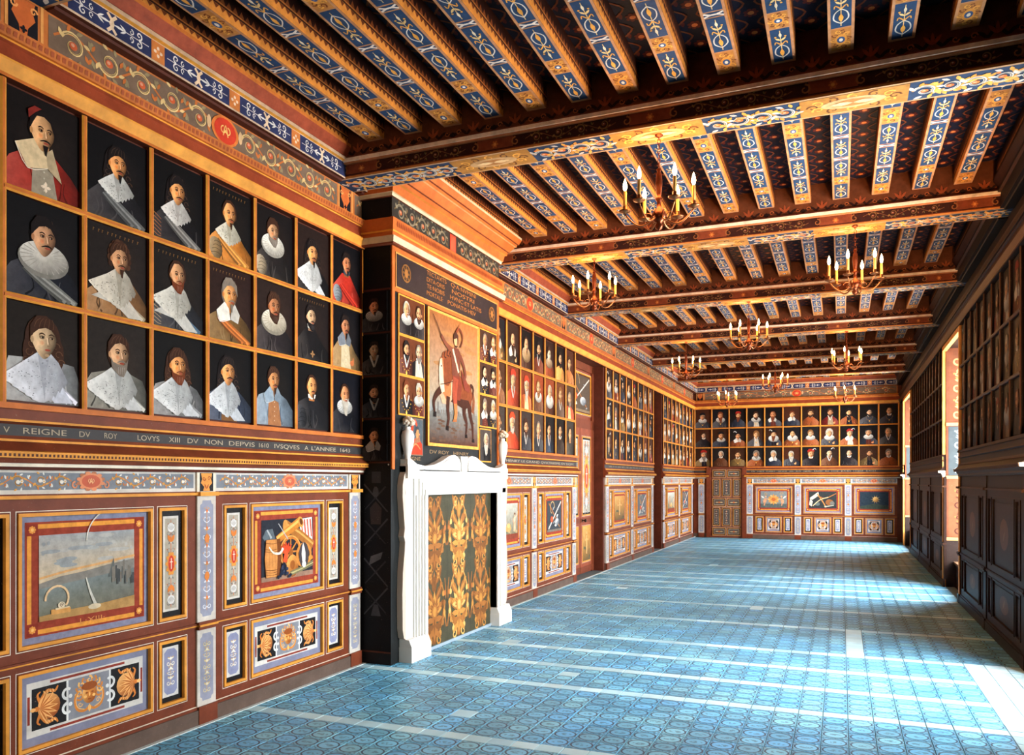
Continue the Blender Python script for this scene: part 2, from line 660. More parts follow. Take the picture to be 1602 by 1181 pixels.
def shell(P, x, y, r, d, ly=3):
    """shell lying on its side, opening towards d (+1 right, -1 left)"""
    o, dk, l = (214, 126, 52), (150, 74, 30), (244, 184, 112)
    for sg in (-1, 1):
        P.stroke([(x - d * r * .5, y + sg * r * .45), (x - d * r * .1, y + sg * r * .95), (x + d * r * .4, y + sg * r * .85), (x + d * r * .6, y + sg * r * 1.12)], r * .3, r * .1, o, ly)
        for k in range(4):
            P.leaf(x - d * r * (.25 - .2 * k), y + sg * r * .8, PI / 2 * sg - d * .7 * sg * 0 + (.5 if d > 0 else -.5), r * .25, r * .1, l, ly + 1)
        P.stroke([(x - d * r * .55, y + sg * r * .3), (x - d * r * .75, y + sg * r * .8), (x - d * r * .55, y + sg * r * 1.0)], r * .22, r * .06, o, ly)
    P.ell(x, y, r * .75, r * .78, o, ly + 1, 16, 0, (l, dk, PI * .7))
    for k in range(7):
        a = (k - 3) * .36 + (0 if d > 0 else PI)
        x0, y0 = x - d * r * .62, y
        P.leaf(x0, y0, a, r * 1.25, r * .24, l, ly + 2)
        P.leaf(x0, y0, a + .02, r * 1.12, r * .1, (190, 104, 44), ly + 3)
    P.ell(x - d * r * .8, y, r * .2, r * .15, o, ly + 2, 8)
    P.leaf(x - d * r * .85, y, 0 if d < 0 else PI, r * .4, r * .26, l, ly + 2)


# ------------------------------------------------------------------ portraits
HAIRS = {'black': (24, 18, 18), 'brown': (58, 34, 22), 'grey': (120, 108, 96), 'white': (176, 166, 150), 'fair': (128, 84, 44), 'red': (104, 48, 24)}
SKINS = [(236, 166, 104), (226, 148, 92), (240, 182, 126), (210, 130, 78), (230, 170, 124)]


def portrait(W, H, d, eps=EPS):
    P = MB(eps)
    rs = random.Random(d['seed'])
    bg = d.get('bg', (22, 17, 16))
    i = len(P.v)
    hw = W / 2
    P.box(-hw, hw, 0, H, -.012, 0, (14, 11, 10), bg)
    s = d.get('s', 1.0)
    hx, hy = d.get('hx', 0.0) * W, d.get('hy', .62) * H
    t = d.get('turn', 1)
    rx, ry = .059 * s, .088 * s
    hair = HAIRS[d.get('hair', 'brown')]
    skin = d.get('skin', SKINS[0])
    coat = d.get('coat', (34, 28, 30))
    coat_l, coat_d = mix(coat, (255, 240, 220), .16), mul(coat, .55)
    ny = hy - ry * 1.05
    # faint halo of lighter ground
    P.ell(hx + t * .03, hy - .05, W * .4, H * .34, mix(bg, (90, 64, 44), .16), 1, 14, 0, (bg, bg, 0))
    # shoulders
    sh = d.get('sh', .36) * H
    L_, R_ = max(-hw, hx - .25 * s), min(hw, hx + .24 * s)
    body = [(L_ - .0, 0), (L_, sh * .6), (hx - .16 * s, sh * .88), (hx - .06 * s, ny + .005), (hx + .055 * s, ny + .005),
            (hx + .15 * s, sh * .84), (R_, sh * .5), (R_, 0)]
    body = [(max(-hw, min(hw, x)), max(0, y)) for x, y in body]
    z = P.base + 2 * P.eps
    c0 = len(P.v)
    P.v.append((hx, sh * .45, z))
    P.v.extend([(x, y, z) for x, y in body])
    cs = [coat_l, coat_l, coat_l, coat, coat, coat_d, coat_d, coat_d]
    if t < 0:
        cs = cs[::-1]
    for k in range(7):
        P.f.append((c0, c0 + 1 + k, c0 + 2 + k))
        P.c.append([coat, cs[k], cs[k + 1]])
    P.f.append((c0, c0 + 8, c0 + 1))
    P.c.append([coat, cs[7], cs[0]])
    for k in range(5):                                        # folds
        x = L_ + (R_ - L_) * (.15 + .7 * rs.random())
        P.stroke([(x, sh * (.5 + .2 * rs.random())), (x + rs.uniform(-.02, .02), sh * .3), (x + rs.uniform(-.03, .03), .01)], .004, .012,
                 coat_l if rs.random() < .5 else coat_d, 3)
    if d.get('stripe'):
        c = d['stripe']
        for k in range(6):
            y = .02 + k * sh * .13
            P.stroke([(L_ + .01, y + .02), (L_ + .05, y), (L_ + .075, y - .014 if y > .02 else y)], .006, .003, c, 3)
    if d.get('gown'):                                         # lighter front between dark sides
        c = d['gown']
        P.poly([(hx - .05, ny), (hx + .045, ny), (hx + .09, 0), (hx - .06, 0)], c, 3)
        for k in range(6):
            P.ell(hx + .012, ny * (.15 + .14 * k), .005, .005, mix(c, CREAM, .5), 4, 6)
    if d.get('armor'):
        c = d['armor']
        P.ell(hx - .125 * t, sh * .42, .06, sh * .4, c, 3, 14, .35 * t, (mix(c, WHITE, .2), mul(c, .4), PI * .8))
        for k in range(4):
            P.stroke([(hx - (.17 - .01 * k) * t, sh * (.2 + .14 * k)), (hx - .12 * t, sh * (.26 + .14 * k)), (hx - (.08 - .005 * k) * t, sh * (.2 + .14 * k))], .004, .004, mul(c, .5), 4)
    if d.get('sash'):
        c = d['sash']
        a, b = (hx - .085 * s * t, sh * .86), (hx + .15 * s * t, 0.0)
        mid = (hx + .01 * s * t, sh * .52)
        for j, (o, f, w_) in enumerate(((.016, .8, .02), (.006, 1.1, .016), (-.004, .72, .018), (-.014, .95, .016), (-.022, .55, .014))):
            P.stroke([(a[0] + o * t, a[1] + o * .6), (mid[0] + o * 1.2 * t, mid[1] + o * .8), (max(-hw + .02, min(hw - .02, b[0] + o * 2.8 * t)), .012)], w_ * .7, w_ * 1.35, mul(c, f), 5)
    if d.get('chain'):
        for k in range(9):
            a = PI + PI * k / 8
            P.ell(hx + .08 * math.cos(a), ny - .01 + .1 * math.sin(a), .006, .006, (214, 160, 60), 7, 6)
        P.ell(hx, ny - .13, .014, .018, (220, 170, 80), 7, 8)
    if d.get('cross'):
        cx, cy = hx + .02, max(.05, sh * .3)
        for k in range(4):
            P.leaf(cx, cy, k * PI / 2, .03, .018, d['cross'], 7)
    if d.get('hand'):
        hc = skin
        P.ell(hx + .1, sh * .3, .03, .022, hc, 8, 10)
        for k in range(4):
            P.leaf(hx + .1 + .008 * k, sh * .32, PI / 2 - .5 + .22 * k, .05, .014, hc, 8)
    # neck
    P.poly([(hx - .034 * s, ny - .02), (hx + .034 * s, ny - .02), (hx + .036 * s, hy - ry * .4), (hx - .036 * s, hy - ry * .4)], mul(skin, .72), 6)
    # hair behind
    hs = d.get('style', 'short')
    if hs == 'long':
        P.ell(hx - .004 * t, hy - .002, rx * 1.45, ry * 1.2, hair, 7, 18)
        for sg in (-1, 1):
            P.ell(hx + sg * rx * 1.12, hy - ry * .72, rx * .55, ry * .85, hair, 7, 12)
            for k in range(3):
                P.stroke(spiral(hx + sg * rx * (1.0 + .2 * k), hy - ry * (.3 + .4 * k), rx * .34, .8, sg, 0, 8, .4), .006, .003, mix(hair, (170, 120, 80), .3), 8)
    elif hs == 'curly':
        for k in range(12):
            a = PI * (-.15 + 1.3 * k / 11)
            P.ell(hx + rx * 1.08 * math.cos(a), hy + ry * .1 + ry * 1.0 * math.sin(a), rx * .36, rx * .36, hair if k % 2 else mix(hair, (150, 100, 60), .2), 7, 9)
    elif hs == 'bald':
        P.ell(hx - t * rx * .08, hy + ry * .12, rx * 1.1, ry * .98, hair, 7, 16)
        for sg in (-1, 1):
            P.ell(hx + sg * rx * .92, hy + ry * .05, rx * .3, ry * .46, hair, 7, 10)
    else:
        P.ell(hx - .005 * t, hy + ry * .12, rx * 1.14, ry * 1.04, hair, 7, 16)
    # collars
    col = d.get('collar', 'ruff')
    cc = d.get('cc', (222, 214, 200))
    cd = mul(cc, .62)
    cy = hy - ry * 1.02
    if col == 'ruff':
        P.ell(hx, cy - .012 * s, .112 * s, .062 * s, cd, 9, 20)
        P.ell(hx - .004 * t, cy - .004 * s, .106 * s, .055 * s, cc, 10, 20, 0, (mix(cc, WHITE, .3), cd, PI * .7))
        for k in range(18):
            a = 2 * PI * k / 18
            P.stroke([(hx + .05 * s * math.cos(a), cy + .022 * s * math.sin(a)), (hx + .104 * s * math.cos(a), cy - .006 * s + .053 * s * math.sin(a))], .002, .006, cd, 11)
    elif col == 'bigruff':
        P.ell(hx, cy - .015 * s, .13 * s, .085 * s, cd, 9, 22)
        P.ell(hx, cy - .004 * s, .122 * s, .075 * s, cc, 10, 22, 0, (mix(cc, WHITE, .3), cd, PI * .7))
        for k in range(22):
            a = 2 * PI * k / 22
            P.stroke([(hx + .055 * s * math.cos(a), cy + .03 * s * math.sin(a)), (hx + .12 * s * math.cos(a), cy - .006 * s + .073 * s * math.sin(a))], .002, .006, mul(cc, .8), 11)
    elif col in ('lace', 'cape'):
        big = 1.55 if col == 'cape' else 1.0
        pl = [(hx - .03 * s, cy + .03 * s), (hx - .085 * s, cy - .01 * s)]
        nl = 7
        x0, y0, x1, y1 = hx - .135 * s * big, cy - .05 * s * big, hx + .0 * s, cy - .13 * s * big
        for k in range(nl + 1):                                # scalloped edge of the left lobe
            f = k / nl
            bx, by = x0 + (x1 - x0) * f, y0 + (y1 - y0) * f ** .8
            pl.append((bx, by))
            if k < nl:
                pl.append((bx + .006, by - .009 * s))
        x2, y2 = hx + .115 * s, cy - .055 * s * big
        for k in range(1, nl - 1):
            f = k / (nl - 2)
            pl.append((x1 + (x2 - x1) * f, y1 + (y2 - y1) * f))
            if k < nl - 2:
                pl.append((x1 + (x2 - x1) * f + .01, y1 + (y2 - y1) * f - .009 * s))
        pl += [(hx + .07 * s, cy - .005 * s), (hx + .032 * s, cy + .03 * s)]
        pl = [(max(-hw, min(hw, x)), max(0.002, y)) for x, y in pl]
        P.face([(x, y, P.zof(10)) for x, y in pl], [mix(mix(cc, WHITE, .25), mul(cc, .6), max(0, min(1, .35 + (x - hx) / (.2 * s)))) for x, y in pl])
        for k in range(90 if big > 1 else 60):                  # lace holes, all inside the collar
            e = rs.choice(pl)
            f = rs.uniform(.25, .93)
            x, y = hx + (e[0] - hx) * f, cy - .03 * s * big + (e[1] - cy + .03 * s * big) * f
            x, y = x + rs.uniform(-.006, .006), y + rs.uniform(-.004, .008)
            P.ell(x, y, .0042, .0032, mul(cc, rs.choice([.58, .7, .8])), 11, 5)
        P.poly([(hx - .03 * s, cy + .02 * s), (hx + .028 * s, cy + .02 * s), (hx + .012, cy - .05 * s), (hx + .004, cy - .12 * s * big)], mul(cc, .75), 11)
        if col == 'cape':
            P.poly([(max(-hw, p[0]), max(.003, p[1])) for p in ((hx - .19, sh * .5), (hx - .1, sh * .75), (hx + .06, sh * .62), (hx + .17, .01), (hx + .06, .005), (hx - .03, sh * .38))], mix(cc, GREY, .25), 9)
    elif col == 'flat':
        P.poly([(hx - .01 * s, cy + .015), (hx - .045 * s, cy + .04 * s), (hx - .11 * s, cy - .02 * s), (hx - .085 * s, cy - .085 * s), (hx + .004, cy - .06 * s)], cc, 10)
        P.poly([(hx + .01 * s, cy + .015), (hx + .042 * s, cy + .04 * s), (hx + .085 * s, cy - .02 * s), (hx + .07 * s, cy - .075 * s), (hx + .008, cy - .06 * s)], mul(cc, .82), 10)
        P.stroke([(hx - .11 * s, cy - .02 * s), (hx - .085 * s, cy - .085 * s), (hx + .004, cy - .06 * s)], .004, .004, mix(cc, WHITE, .5), 11)
    elif col == 'square':
        P.poly([(hx - .04 * s, cy + .05 * s), (hx - .135 * s, cy + .0 * s), (hx - .075 * s, cy - .1 * s), (hx + .03, cy - .07 * s), (hx + .02, cy)], cc, 10)
        P.poly([(hx + .02, cy), (hx + .05 * s, cy + .03 * s), (hx + .1 * s, cy - .12 * s), (hx + .06, cy - .09 * s), (hx + .03, cy - .07 * s)], mul(cc, .8), 10)
        P.stroke([(hx - .135 * s, cy + .0 * s), (hx - .075 * s, cy - .1 * s), (hx + .03, cy - .07 * s)], .005, .004, mix(cc, WHITE, .5), 11)
    elif col == 'vee':
        for sg in (-1, 1):
            P.stroke([(hx + sg * .05 * s, cy + .03 * s), (hx + sg * .03 * s, cy - .03 * s), (hx, cy - .1 * s)], .02, .016, cc if sg < 0 else mul(cc, .8), 10)
    elif col == 'stand':
        P.poly([(hx - .05 * s, cy + .03 * s), (hx + .05 * s, cy + .03 * s), (hx + .04 * s, cy), (hx, cy - .012), (hx - .045 * s, cy)], cc, 10)
    # head: oval with a narrower jaw, lit from the left
    hp = []
    for k in range(22):
        a = 2 * PI * k / 22
        yy = math.sin(a)
        wf = 1.0 if yy > -.1 else 1.0 - .42 * ((-.1 - yy) / .9) ** 1.4
        hp.append((hx + rx * wf * math.cos(a), hy + ry * yy, math.cos(a), yy))
    z = P.zof(12)
    c0 = len(P.v)
    P.v.append((hx - rx * .22, hy + ry * .1, z))
    P.v.extend([(q[0], q[1], z) for q in hp])
    lit, drk = mix(skin, (255, 236, 200), .22), mul(skin, .34)
    hc = [mix(lit, drk, max(0, min(1, .42 + .62 * q[2] - .12 * q[3]))) for q in hp]
    for k in range(22):
        P.f.append((c0, c0 + 1 + k, c0 + 1 + (k + 1) % 22))
        P.c.append([lit, hc[k], hc[(k + 1) % 22]])
    if hs == 'bald':
        P.poly([(hx - rx * 1.1, hy - ry * .05), (hx - rx * 1.08, hy + ry * .55), (hx - rx * .6, hy + ry * 1.0), (hx + rx * .1, hy + ry * 1.1), (hx + rx * .75, hy + ry * .85), (hx + rx * 1.08, hy + ry * .4),
                (hx + rx * 1.06, hy - ry * .05), (hx + rx * .86, hy + ry * .3), (hx + rx * .66, hy + ry * .66), (hx + rx * .1, hy + ry * .86), (hx - rx * .5, hy + ry * .78), (hx - rx * .84, hy + ry * .36)], hair, 13)
    else:
        hl = .42 if hs != 'long' else .34
        P.poly([(hx - rx * 1.12, hy - ry * .1), (hx - rx * 1.14, hy + ry * .6), (hx - rx * .62, hy + ry * 1.12), (hx + rx * .2, hy + ry * 1.18),
                (hx + rx * .98, hy + ry * .74), (hx + rx * 1.1, hy - ry * .05), (hx + rx * .84, hy + ry * .3), (hx + rx * .56, hy + ry * (hl + .16)),
                (hx + rx * .1, hy + ry * (hl + .24)), (hx - rx * .45, hy + ry * (hl + .12)), (hx - rx * .86, hy + ry * .22)], hair, 13)
        for k in range(5):
            f = -.8 + .38 * k
            P.stroke([(hx + rx * f, hy + ry * .55), (hx + rx * (f * .9 + .1), hy + ry * .85), (hx + rx * (f * .6 + .2), hy + ry * 1.04)], .003, .002, mix(hair, (180, 130, 90), .3), 13.5)
    if hs == 'cap':
        c = d.get('capc', (30, 24, 26))
        P.poly([(hx - rx * 1.25, hy + ry * .5), (hx - rx * 1.3, hy + ry * .9), (hx - rx * .7, hy + ry * 1.35), (hx + rx * .5, hy + ry * 1.38),
                (hx + rx * 1.3, hy + ry * .95), (hx + rx * 1.2, hy + ry * .55), (hx, hy + ry * .75)], c, 14)
        if d.get('plume'):
            P.stroke([(hx + t * rx * .6, hy + ry * 1.05), (hx + t * rx * 1.4, hy + ry * 1.45), (hx + t * rx * 1.9, hy + ry * 1.1)], .02, .008, d['plume'], 15)
    if d.get('skull'):
        P.poly([(hx - rx * 1.2, hy + ry * .5), (hx - rx * 1.25, hy + ry * .95), (hx - rx * .7, hy + ry * 1.25), (hx - rx * .1, hy + ry * 1.22), (hx - rx * .6, hy + ry * .95)], d['skull'], 14)
    # face
    ex = hx + t * rx * .2
    dk = mul(skin, .34)
    for sg in (-1, 1):
        x = ex + sg * rx * .38
        P.ell(x, hy + ry * .08, rx * .23, ry * .1, mul(skin, .66), 14, 8)
        P.ell(x, hy + ry * .07, rx * .13, ry * .04, (170, 146, 122), 15, 8)
        P.ell(x + t * rx * .04, hy + ry * .075, rx * .085, ry * .06, (22, 14, 12), 16, 7)
        P.stroke([(x - rx * .24, hy + ry * .2), (x, hy + ry * .28), (x + rx * .24, hy + ry * .2)], ry * .04, ry * .05, mix(hair, dk, .5), 15, ry * .07)
        P.stroke([(x - rx * .2, hy + ry * .12), (x, hy + ry * .155), (x + rx * .2, hy + ry * .12)], ry * .03, ry * .03, dk, 17)
    P.stroke([(ex + t * rx * .06, hy + ry * .12), (ex + t * rx * .2, hy - ry * .18), (ex + t * rx * .24, hy - ry * .3), (ex + t * rx * .02, hy - ry * .34)], rx * .09, rx * .07, mul(skin, .62), 15)
    P.stroke([(ex - t * rx * .0, hy + ry * .1), (ex + t * rx * .08, hy - ry * .24)], rx * .1, rx * .12, mix(skin, (255, 240, 210), .4), 16)
    P.ell(ex - t * rx * .38, hy - ry * .2, rx * .2, ry * .14, mix(skin, (220, 90, 60), .3), 14, 9, 0, (skin, skin, 0))
    P.ell(ex + t * rx * .06, hy - ry * .53, rx * .24, ry * .055, (150, 64, 48), 16, 9)
    bd = d.get('beard', 'goatee')
    bc = HAIRS[d.get('bhair', d.get('hair', 'brown'))]
    if bd in ('goatee', 'full', 'moustache', 'long'):
        for sg in (-1, 1):
            P.stroke([(ex + t * rx * .06, hy - ry * .4), (ex + sg * rx * .22 + t * rx * .06, hy - ry * .42), (ex + sg * rx * .44, hy - ry * .5)], ry * .11, ry * .04, bc, 17)
    if bd == 'goatee':
        P.poly([(ex - rx * .2, hy - ry * .66), (ex + rx * .26, hy - ry * .66), (ex + rx * .1, hy - ry * 1.22), (ex - rx * .02, hy - ry * 1.18)], bc, 16)
    elif bd in ('full', 'long'):
        ln = 1.3 if bd == 'full' else 2.0
        P.poly([(hx - rx * .9, hy - ry * .2), (hx - rx * .62, hy - ry * .5), (ex - rx * .2, hy - ry * .62), (ex + rx * .26, hy - ry * .62), (hx + rx * .66, hy - ry * .5),
                (hx + rx * .92, hy - ry * .2), (hx + rx * .78, hy - ry * .85), (ex + rx * .25, hy - ry * ln), (ex - rx * .2, hy - ry * ln * .98), (hx - rx * .76, hy - ry * .85)], bc, 15)
        for k in range(4):
            x = ex - rx * .3 + rx * .2 * k
            P.stroke([(x, hy - ry * .75), (x + rx * .02, hy - ry * (ln - .15))], .003, .002, mix(bc, WHITE, .25), 16)
    elif bd == 'none':
        P.ell(ex, hy - ry * .8, rx * .2, ry * .08, mul(skin, .8), 15, 8)
    P.ell(hx - t * rx * .98, hy - ry * .08, rx * .14, ry * .18, mul(skin, .86), 13.5, 8)
    if d.get('title'):                                          # faint line of lettering strokes along the top
        for k in range(11):
            x = -hw * .75 + k * hw * .14 + rs.uniform(-.004, .004)
            P.stroke([(x, H - .05), (x + .003, H - .032)], .004, .004, (120, 84, 44), 2)
            P.stroke([(x, H - .034), (x + .009, H - .036)], .003, .003, (120, 84, 44), 2)
    return P


CCOLS = [((34, 28, 30), 'black coat'), ((112, 30, 24), 'red robe'), ((92, 52, 30), 'brown coat'), ((60, 60, 66), 'grey coat'),
         ((150, 74, 36), 'orange coat'), ((40, 44, 56), 'dark blue coat'), ((126, 96, 54), 'tan coat')]
COLW = {'ruff': 'white ruff', 'bigruff': 'large ruff', 'lace': 'lace collar', 'cape': 'lace cape', 'flat': 'flat collar', 'square': 'square collar',
        'vee': 'white neckcloth', 'stand': 'standing collar'}


def random_sitter(seed):
    r = random.Random(seed)
    c = r.choice(CCOLS)
    hair = r.choice(['black', 'brown', 'brown', 'grey', 'fair', 'red', 'white'])
    style = r.choice(['short', 'short', 'bald', 'cap', 'cap', 'curly'])
    beard = r.choice(['goatee', 'full', 'full', 'long', 'none', 'moustache'])
    collar = r.choice(['ruff', 'ruff', 'stand', 'vee', 'flat', 'bigruff', 'stand'])
    bg = r.choice([(24, 19, 18), (48, 30, 22), (70, 40, 24), (30, 28, 30), (86, 44, 26), (40, 34, 32)])
    d = dict(seed=seed, coat=c[0], hair=hair, style=style, beard=beard, collar=collar, bg=bg, skin=r.choice(SKINS), turn=r.choice([-1, 1]),
             hy=r.uniform(.58, .66), hx=r.uniform(-.05, .05), s=r.uniform(1.0, 1.18))
    if style == 'cap':
        cp = r.choice([((26, 22, 24), 'black'), ((150, 34, 26), 'red'), ((26, 22, 24), 'black')])
        d['capc'] = cp[0]
        if r.random() < .3:
            d['plume'] = (214, 206, 196)
    if r.random() < .35:
        d['chain'] = True
    if r.random() < .3:
        d['gown'] = r.choice([(150, 128, 96), (90, 40, 30), (190, 178, 160), (30, 26, 30)])
    if r.random() < .25:
        d['hand'] = True
    who = {'cap': f"{cp[1] + '-capped' if style == 'cap' else ''}", 'bald': 'bald', 'short': f'{hair}-haired', 'curly': f'curly {hair}-haired'}[style]
    bw = {'none': 'beardless', 'moustache': 'moustached', 'goatee': 'goateed', 'full': 'bearded', 'long': 'long-bearded'}[beard]
    d['desc'] = f"{who} {bw} man in {COLW[collar]}, {c[1]}"
    return d


ORD = ['first', 'second', 'third', 'fourth', 'fifth', 'sixth', 'seventh', 'eighth', 'ninth', 'tenth', 'eleventh', 'twelfth', 'thirteenth', 'fourteenth']
ROWS = ['top', 'middle', 'bottom']
PIT, V_BOT, ROW_H = .465, 1.995, .545
BAT = .034
P_W, P_H = PIT - BAT, ROW_H - BAT


def hang(d, M, label, group, w=P_W, h=P_H, mat=None):
    mb = portrait(w, h, d)
    return put('portrait', mb, mat or M_OIL, None, M, label=label, cat='painting', group=group)

# ------------------------------------------------------------------ room shell
def shell_mesh(name, boxes, col, kind='structure', mat=None):
    mb = MB()
    for b in boxes:
        mb.box(*b, col)
    return put(name, mb, mat or M_PLAIN, kind=kind)


DOORWAYS = [(12.09, 13.7), (17.7, 18.67)]
ZW = 4.7
lb = []
ys = [YA, DOORWAYS[0][0], DOORWAYS[0][1], DOORWAYS[1][0], DOORWAYS[1][1], YB + .3]
for a, b in ((0, 1), (2, 3), (4, 5)):
    lb.append((XL - .5, XL, ys[a], ys[b], -.05, ZW))
for a, b in DOORWAYS:
    lb.append((XL - .5, XL, a, b, 3.64, ZW))
    lb.append((XL - .5, XL - .3, a, b, -.05, 3.64))
wall_left = shell_mesh('wall_left', lb, (92, 46, 32), mat=M_WOOD)
wall_end = shell_mesh('wall_back', [(XL, XR, YB, YB + .3, -.05, ZW)], (92, 48, 34), mat=M_WOOD)
wall_rear = shell_mesh('wall_front', [(XL - .5, XR + .6, YA - .3, YA, -.05, ZW)], (96, 52, 36), mat=M_WOOD)
rb = []
yp = YA
for a, b in WINDOWS:
    rb.append((XR, XR + .62, yp, a, -.05, ZW))
    rb.append((XR, XR + .62, a, b, W_TOP, ZW))
    rb.append((XR + .12, XR + .62, a, b, -.05, W_SILL))
    yp = b
rb.append((XR, XR + .62, yp, YB + .3, -.05, ZW))
SHADE_WOOD = (32, 18, 13)  # wood colour darkened to carry the shade of the window side
wall_right = shell_mesh('wall_right', rb, SHADE_WOOD, mat=M_WOOD)

# ------------------------------------------------------------------ floor of square tiles
fm = MB()
fm.box(XL - .5, XR + .6, YA - .3, YB + .3, -.12, -.006, (96, 112, 116))
floor = put('floor', fm, M_PLAIN, kind='structure')

STRIPS = [-2.43, -1.05, .33, 1.71, 3.09, 4.47, 5.85, 6.53, 7.19, 7.88, 9.22, 10.5, 11.88, 12.56, 13.24, 13.92, 15.3, 16.68, 18.06, 19.3, 20.0, 20.7, 21.4, 22.8]
SW = .115
NX = 34
PX = (XR - .01 - (XL + .03)) / NX
tiles = []                                  # x, y, w, h, plain
for i in range(len(STRIPS) - 1):
    y0, y1 = STRIPS[i] + SW / 2, STRIPS[i + 1] - SW / 2
    n = max(1, round((y1 - y0) / .158))
    h = (y1 - y0) / n
    for k in range(NX):
        x = XL + .03 + (k + .5) * PX
        tiles.append((x, STRIPS[i], PX, SW, 1))
        for j in range(n):
            y = y0 + (j + .5) * h
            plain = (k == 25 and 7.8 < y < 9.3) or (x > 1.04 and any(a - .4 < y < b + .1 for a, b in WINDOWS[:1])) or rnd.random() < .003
            tiles.append((x, y, PX, h, 1 if plain else 0))
CT, ST = math.cos(math.radians(22.5)), math.sin(math.radians(22.5))


def project(x, y, z):
    zc = -ST * x + CT * y
    if zc < .2:
        return None
    return 801 + 1242 * (CT * x + ST * y) / zc, 752 - 1242 * (z - CAM_H) / zc, zc


def seen(x, y, z, m=15):
    p = project(x, y, z)
    return p is not None and -m < p[0] < 1602 + m and -m < p[1] < 1181 + m


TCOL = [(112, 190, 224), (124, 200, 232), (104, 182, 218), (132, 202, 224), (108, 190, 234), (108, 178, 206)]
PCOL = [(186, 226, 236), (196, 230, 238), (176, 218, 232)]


def tile_geo(mb, x, y, w, h, z, col, ink):
    a, b, c, d, t = x - w / 2 + .0022, x + w / 2 - .0022, y - h / 2 + .0022, y + h / 2 - .0022, .0016
    q = (*col, 255)
    i = len(mb.v)
    mb.v.extend([(a, c, z - .007), (b, c, z - .007), (b, d, z - .007), (a, d, z - .007),
                 (a + t, c + t, z), (b - t, c + t, z), (b - t, d - t, z), (a + t, d - t, z)])
    for f in ((4, 5, 6, 7), (0, 1, 5, 4), (1, 2, 6, 5), (2, 3, 7, 6), (3, 0, 4, 7)):
        mb.f.append(tuple(i + k for k in f))
        mb.c.append((col, ink))
    mb.uv.extend([0, 0, 1, 0, 1, 1, 0, 1] + [.985, .5] * 16)


def tile_mesh(mb, name):
    me = bpy.data.meshes.new(name)
    me.from_pydata(mb.v, [], mb.f)
    at = me.color_attributes.new('Col', 'FLOAT_COLOR', 'CORNER')
    buf = []
    for c, ink in mb.c:
        q = L(c)
        buf.extend((q[0], q[1], q[2], ink) * 4)
    at.data.foreach_set('color', buf)
    ul = me.uv_layers.new(name='UVMap')
    ul.data.foreach_set('uv', mb.uv)
    me.materials.append(M_TILE)
    return me


cand = []
for t in tiles:
    p = project(t[0], t[1], 0)
    if seen(t[0], t[1], 0, 40) and p:
        cand.append((p[2], t))
cand.sort(key=lambda q: q[0])
near = set(id(t) for _, t in cand[:298])
_tm = {}
rest = MB()
rest.uv = []
for t in tiles:
    x, y, w, h, pl = t
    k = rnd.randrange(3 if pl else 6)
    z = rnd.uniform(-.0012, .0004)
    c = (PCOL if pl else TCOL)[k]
    if id(t) in near:
        key = (pl, k, round(w, 4), round(h, 4))
        if key not in _tm:
            mb = MB()
            mb.uv = []
            tile_geo(mb, 0, 0, w, h, 0, c, 0.0 if pl else 1.0)
            _tm[key] = tile_mesh(mb, 'floor_tile')
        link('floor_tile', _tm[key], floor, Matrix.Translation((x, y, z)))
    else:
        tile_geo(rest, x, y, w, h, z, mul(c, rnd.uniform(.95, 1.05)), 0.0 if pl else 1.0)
mb = MB()
mb.box(XL + .046, XL + .078, YA, 5.94, -.006, .004, (206, 216, 214))
put('floor_fillet', mb, M_STONE, floor)
mb = MB()
mb.box(XL + .046, XL + .078, 8.4, YB, -.006, .004, (206, 216, 214))
put('floor_fillet', mb, M_STONE, floor)
link('distant_floor_tiles', tile_mesh(rest, 'distant_floor_tiles'), floor, kind='stuff')

# ------------------------------------------------------------------ ceiling: boards, joists, beams
cm = MB()
cm.box(XL - .5, XR + .6, YA - .3, YB + .3, ZC + .012, ZC + .15, (30, 24, 26))
ceiling = put('ceiling', cm, M_PLAIN, kind='structure')
BEAM_Y = [2.66 - 2.91 * 1, 2.66, 5.57, 8.48, 11.39, 14.30, 17.21, 20.12]
BW, Z_SOF, Z_JO = .29, 4.11, 4.38
JX = [-3.86 + .351 * k for k in range(16)]

# boards between the joists, one per gap of a bay
bays = [(YA, BEAM_Y[0])] + [(BEAM_Y[k] + BW, BEAM_Y[k + 1]) for k in range(7)] + [(BEAM_Y[7] + BW, YB)]
NAVY_D, REDM, RIB = (20, 22, 38), (84, 34, 28), (104, 54, 28)


def board_mesh(w, ln):
    P = MB(.0012)
    P.box(-w / 2, w / 2, 0, ln, -.02, 0, (24, 22, 34), NAVY_D)
    n = max(2, round(ln / .24))
    h = ln / n
    for k in range(n):
        y = (k + .5) * h
        rosette(P, 0, y, .05, REDM, (190, 110, 60), 2, 7)
        for sg in (-1, 1):
            P.leaf(sg * w * .36, y, PI / 2, .08, .03, REDM, 2)
            P.stroke([(sg * w * .5, k * h + h * .35), (sg * w * .16, k * h), (sg * w * .5, k * h - h * .35)] if k else [(sg * w * .5, h * .3), (sg * w * .2, .01)], .014, .014, RIB, 3)
    return P.mesh('ceiling_board', M_CEIL)


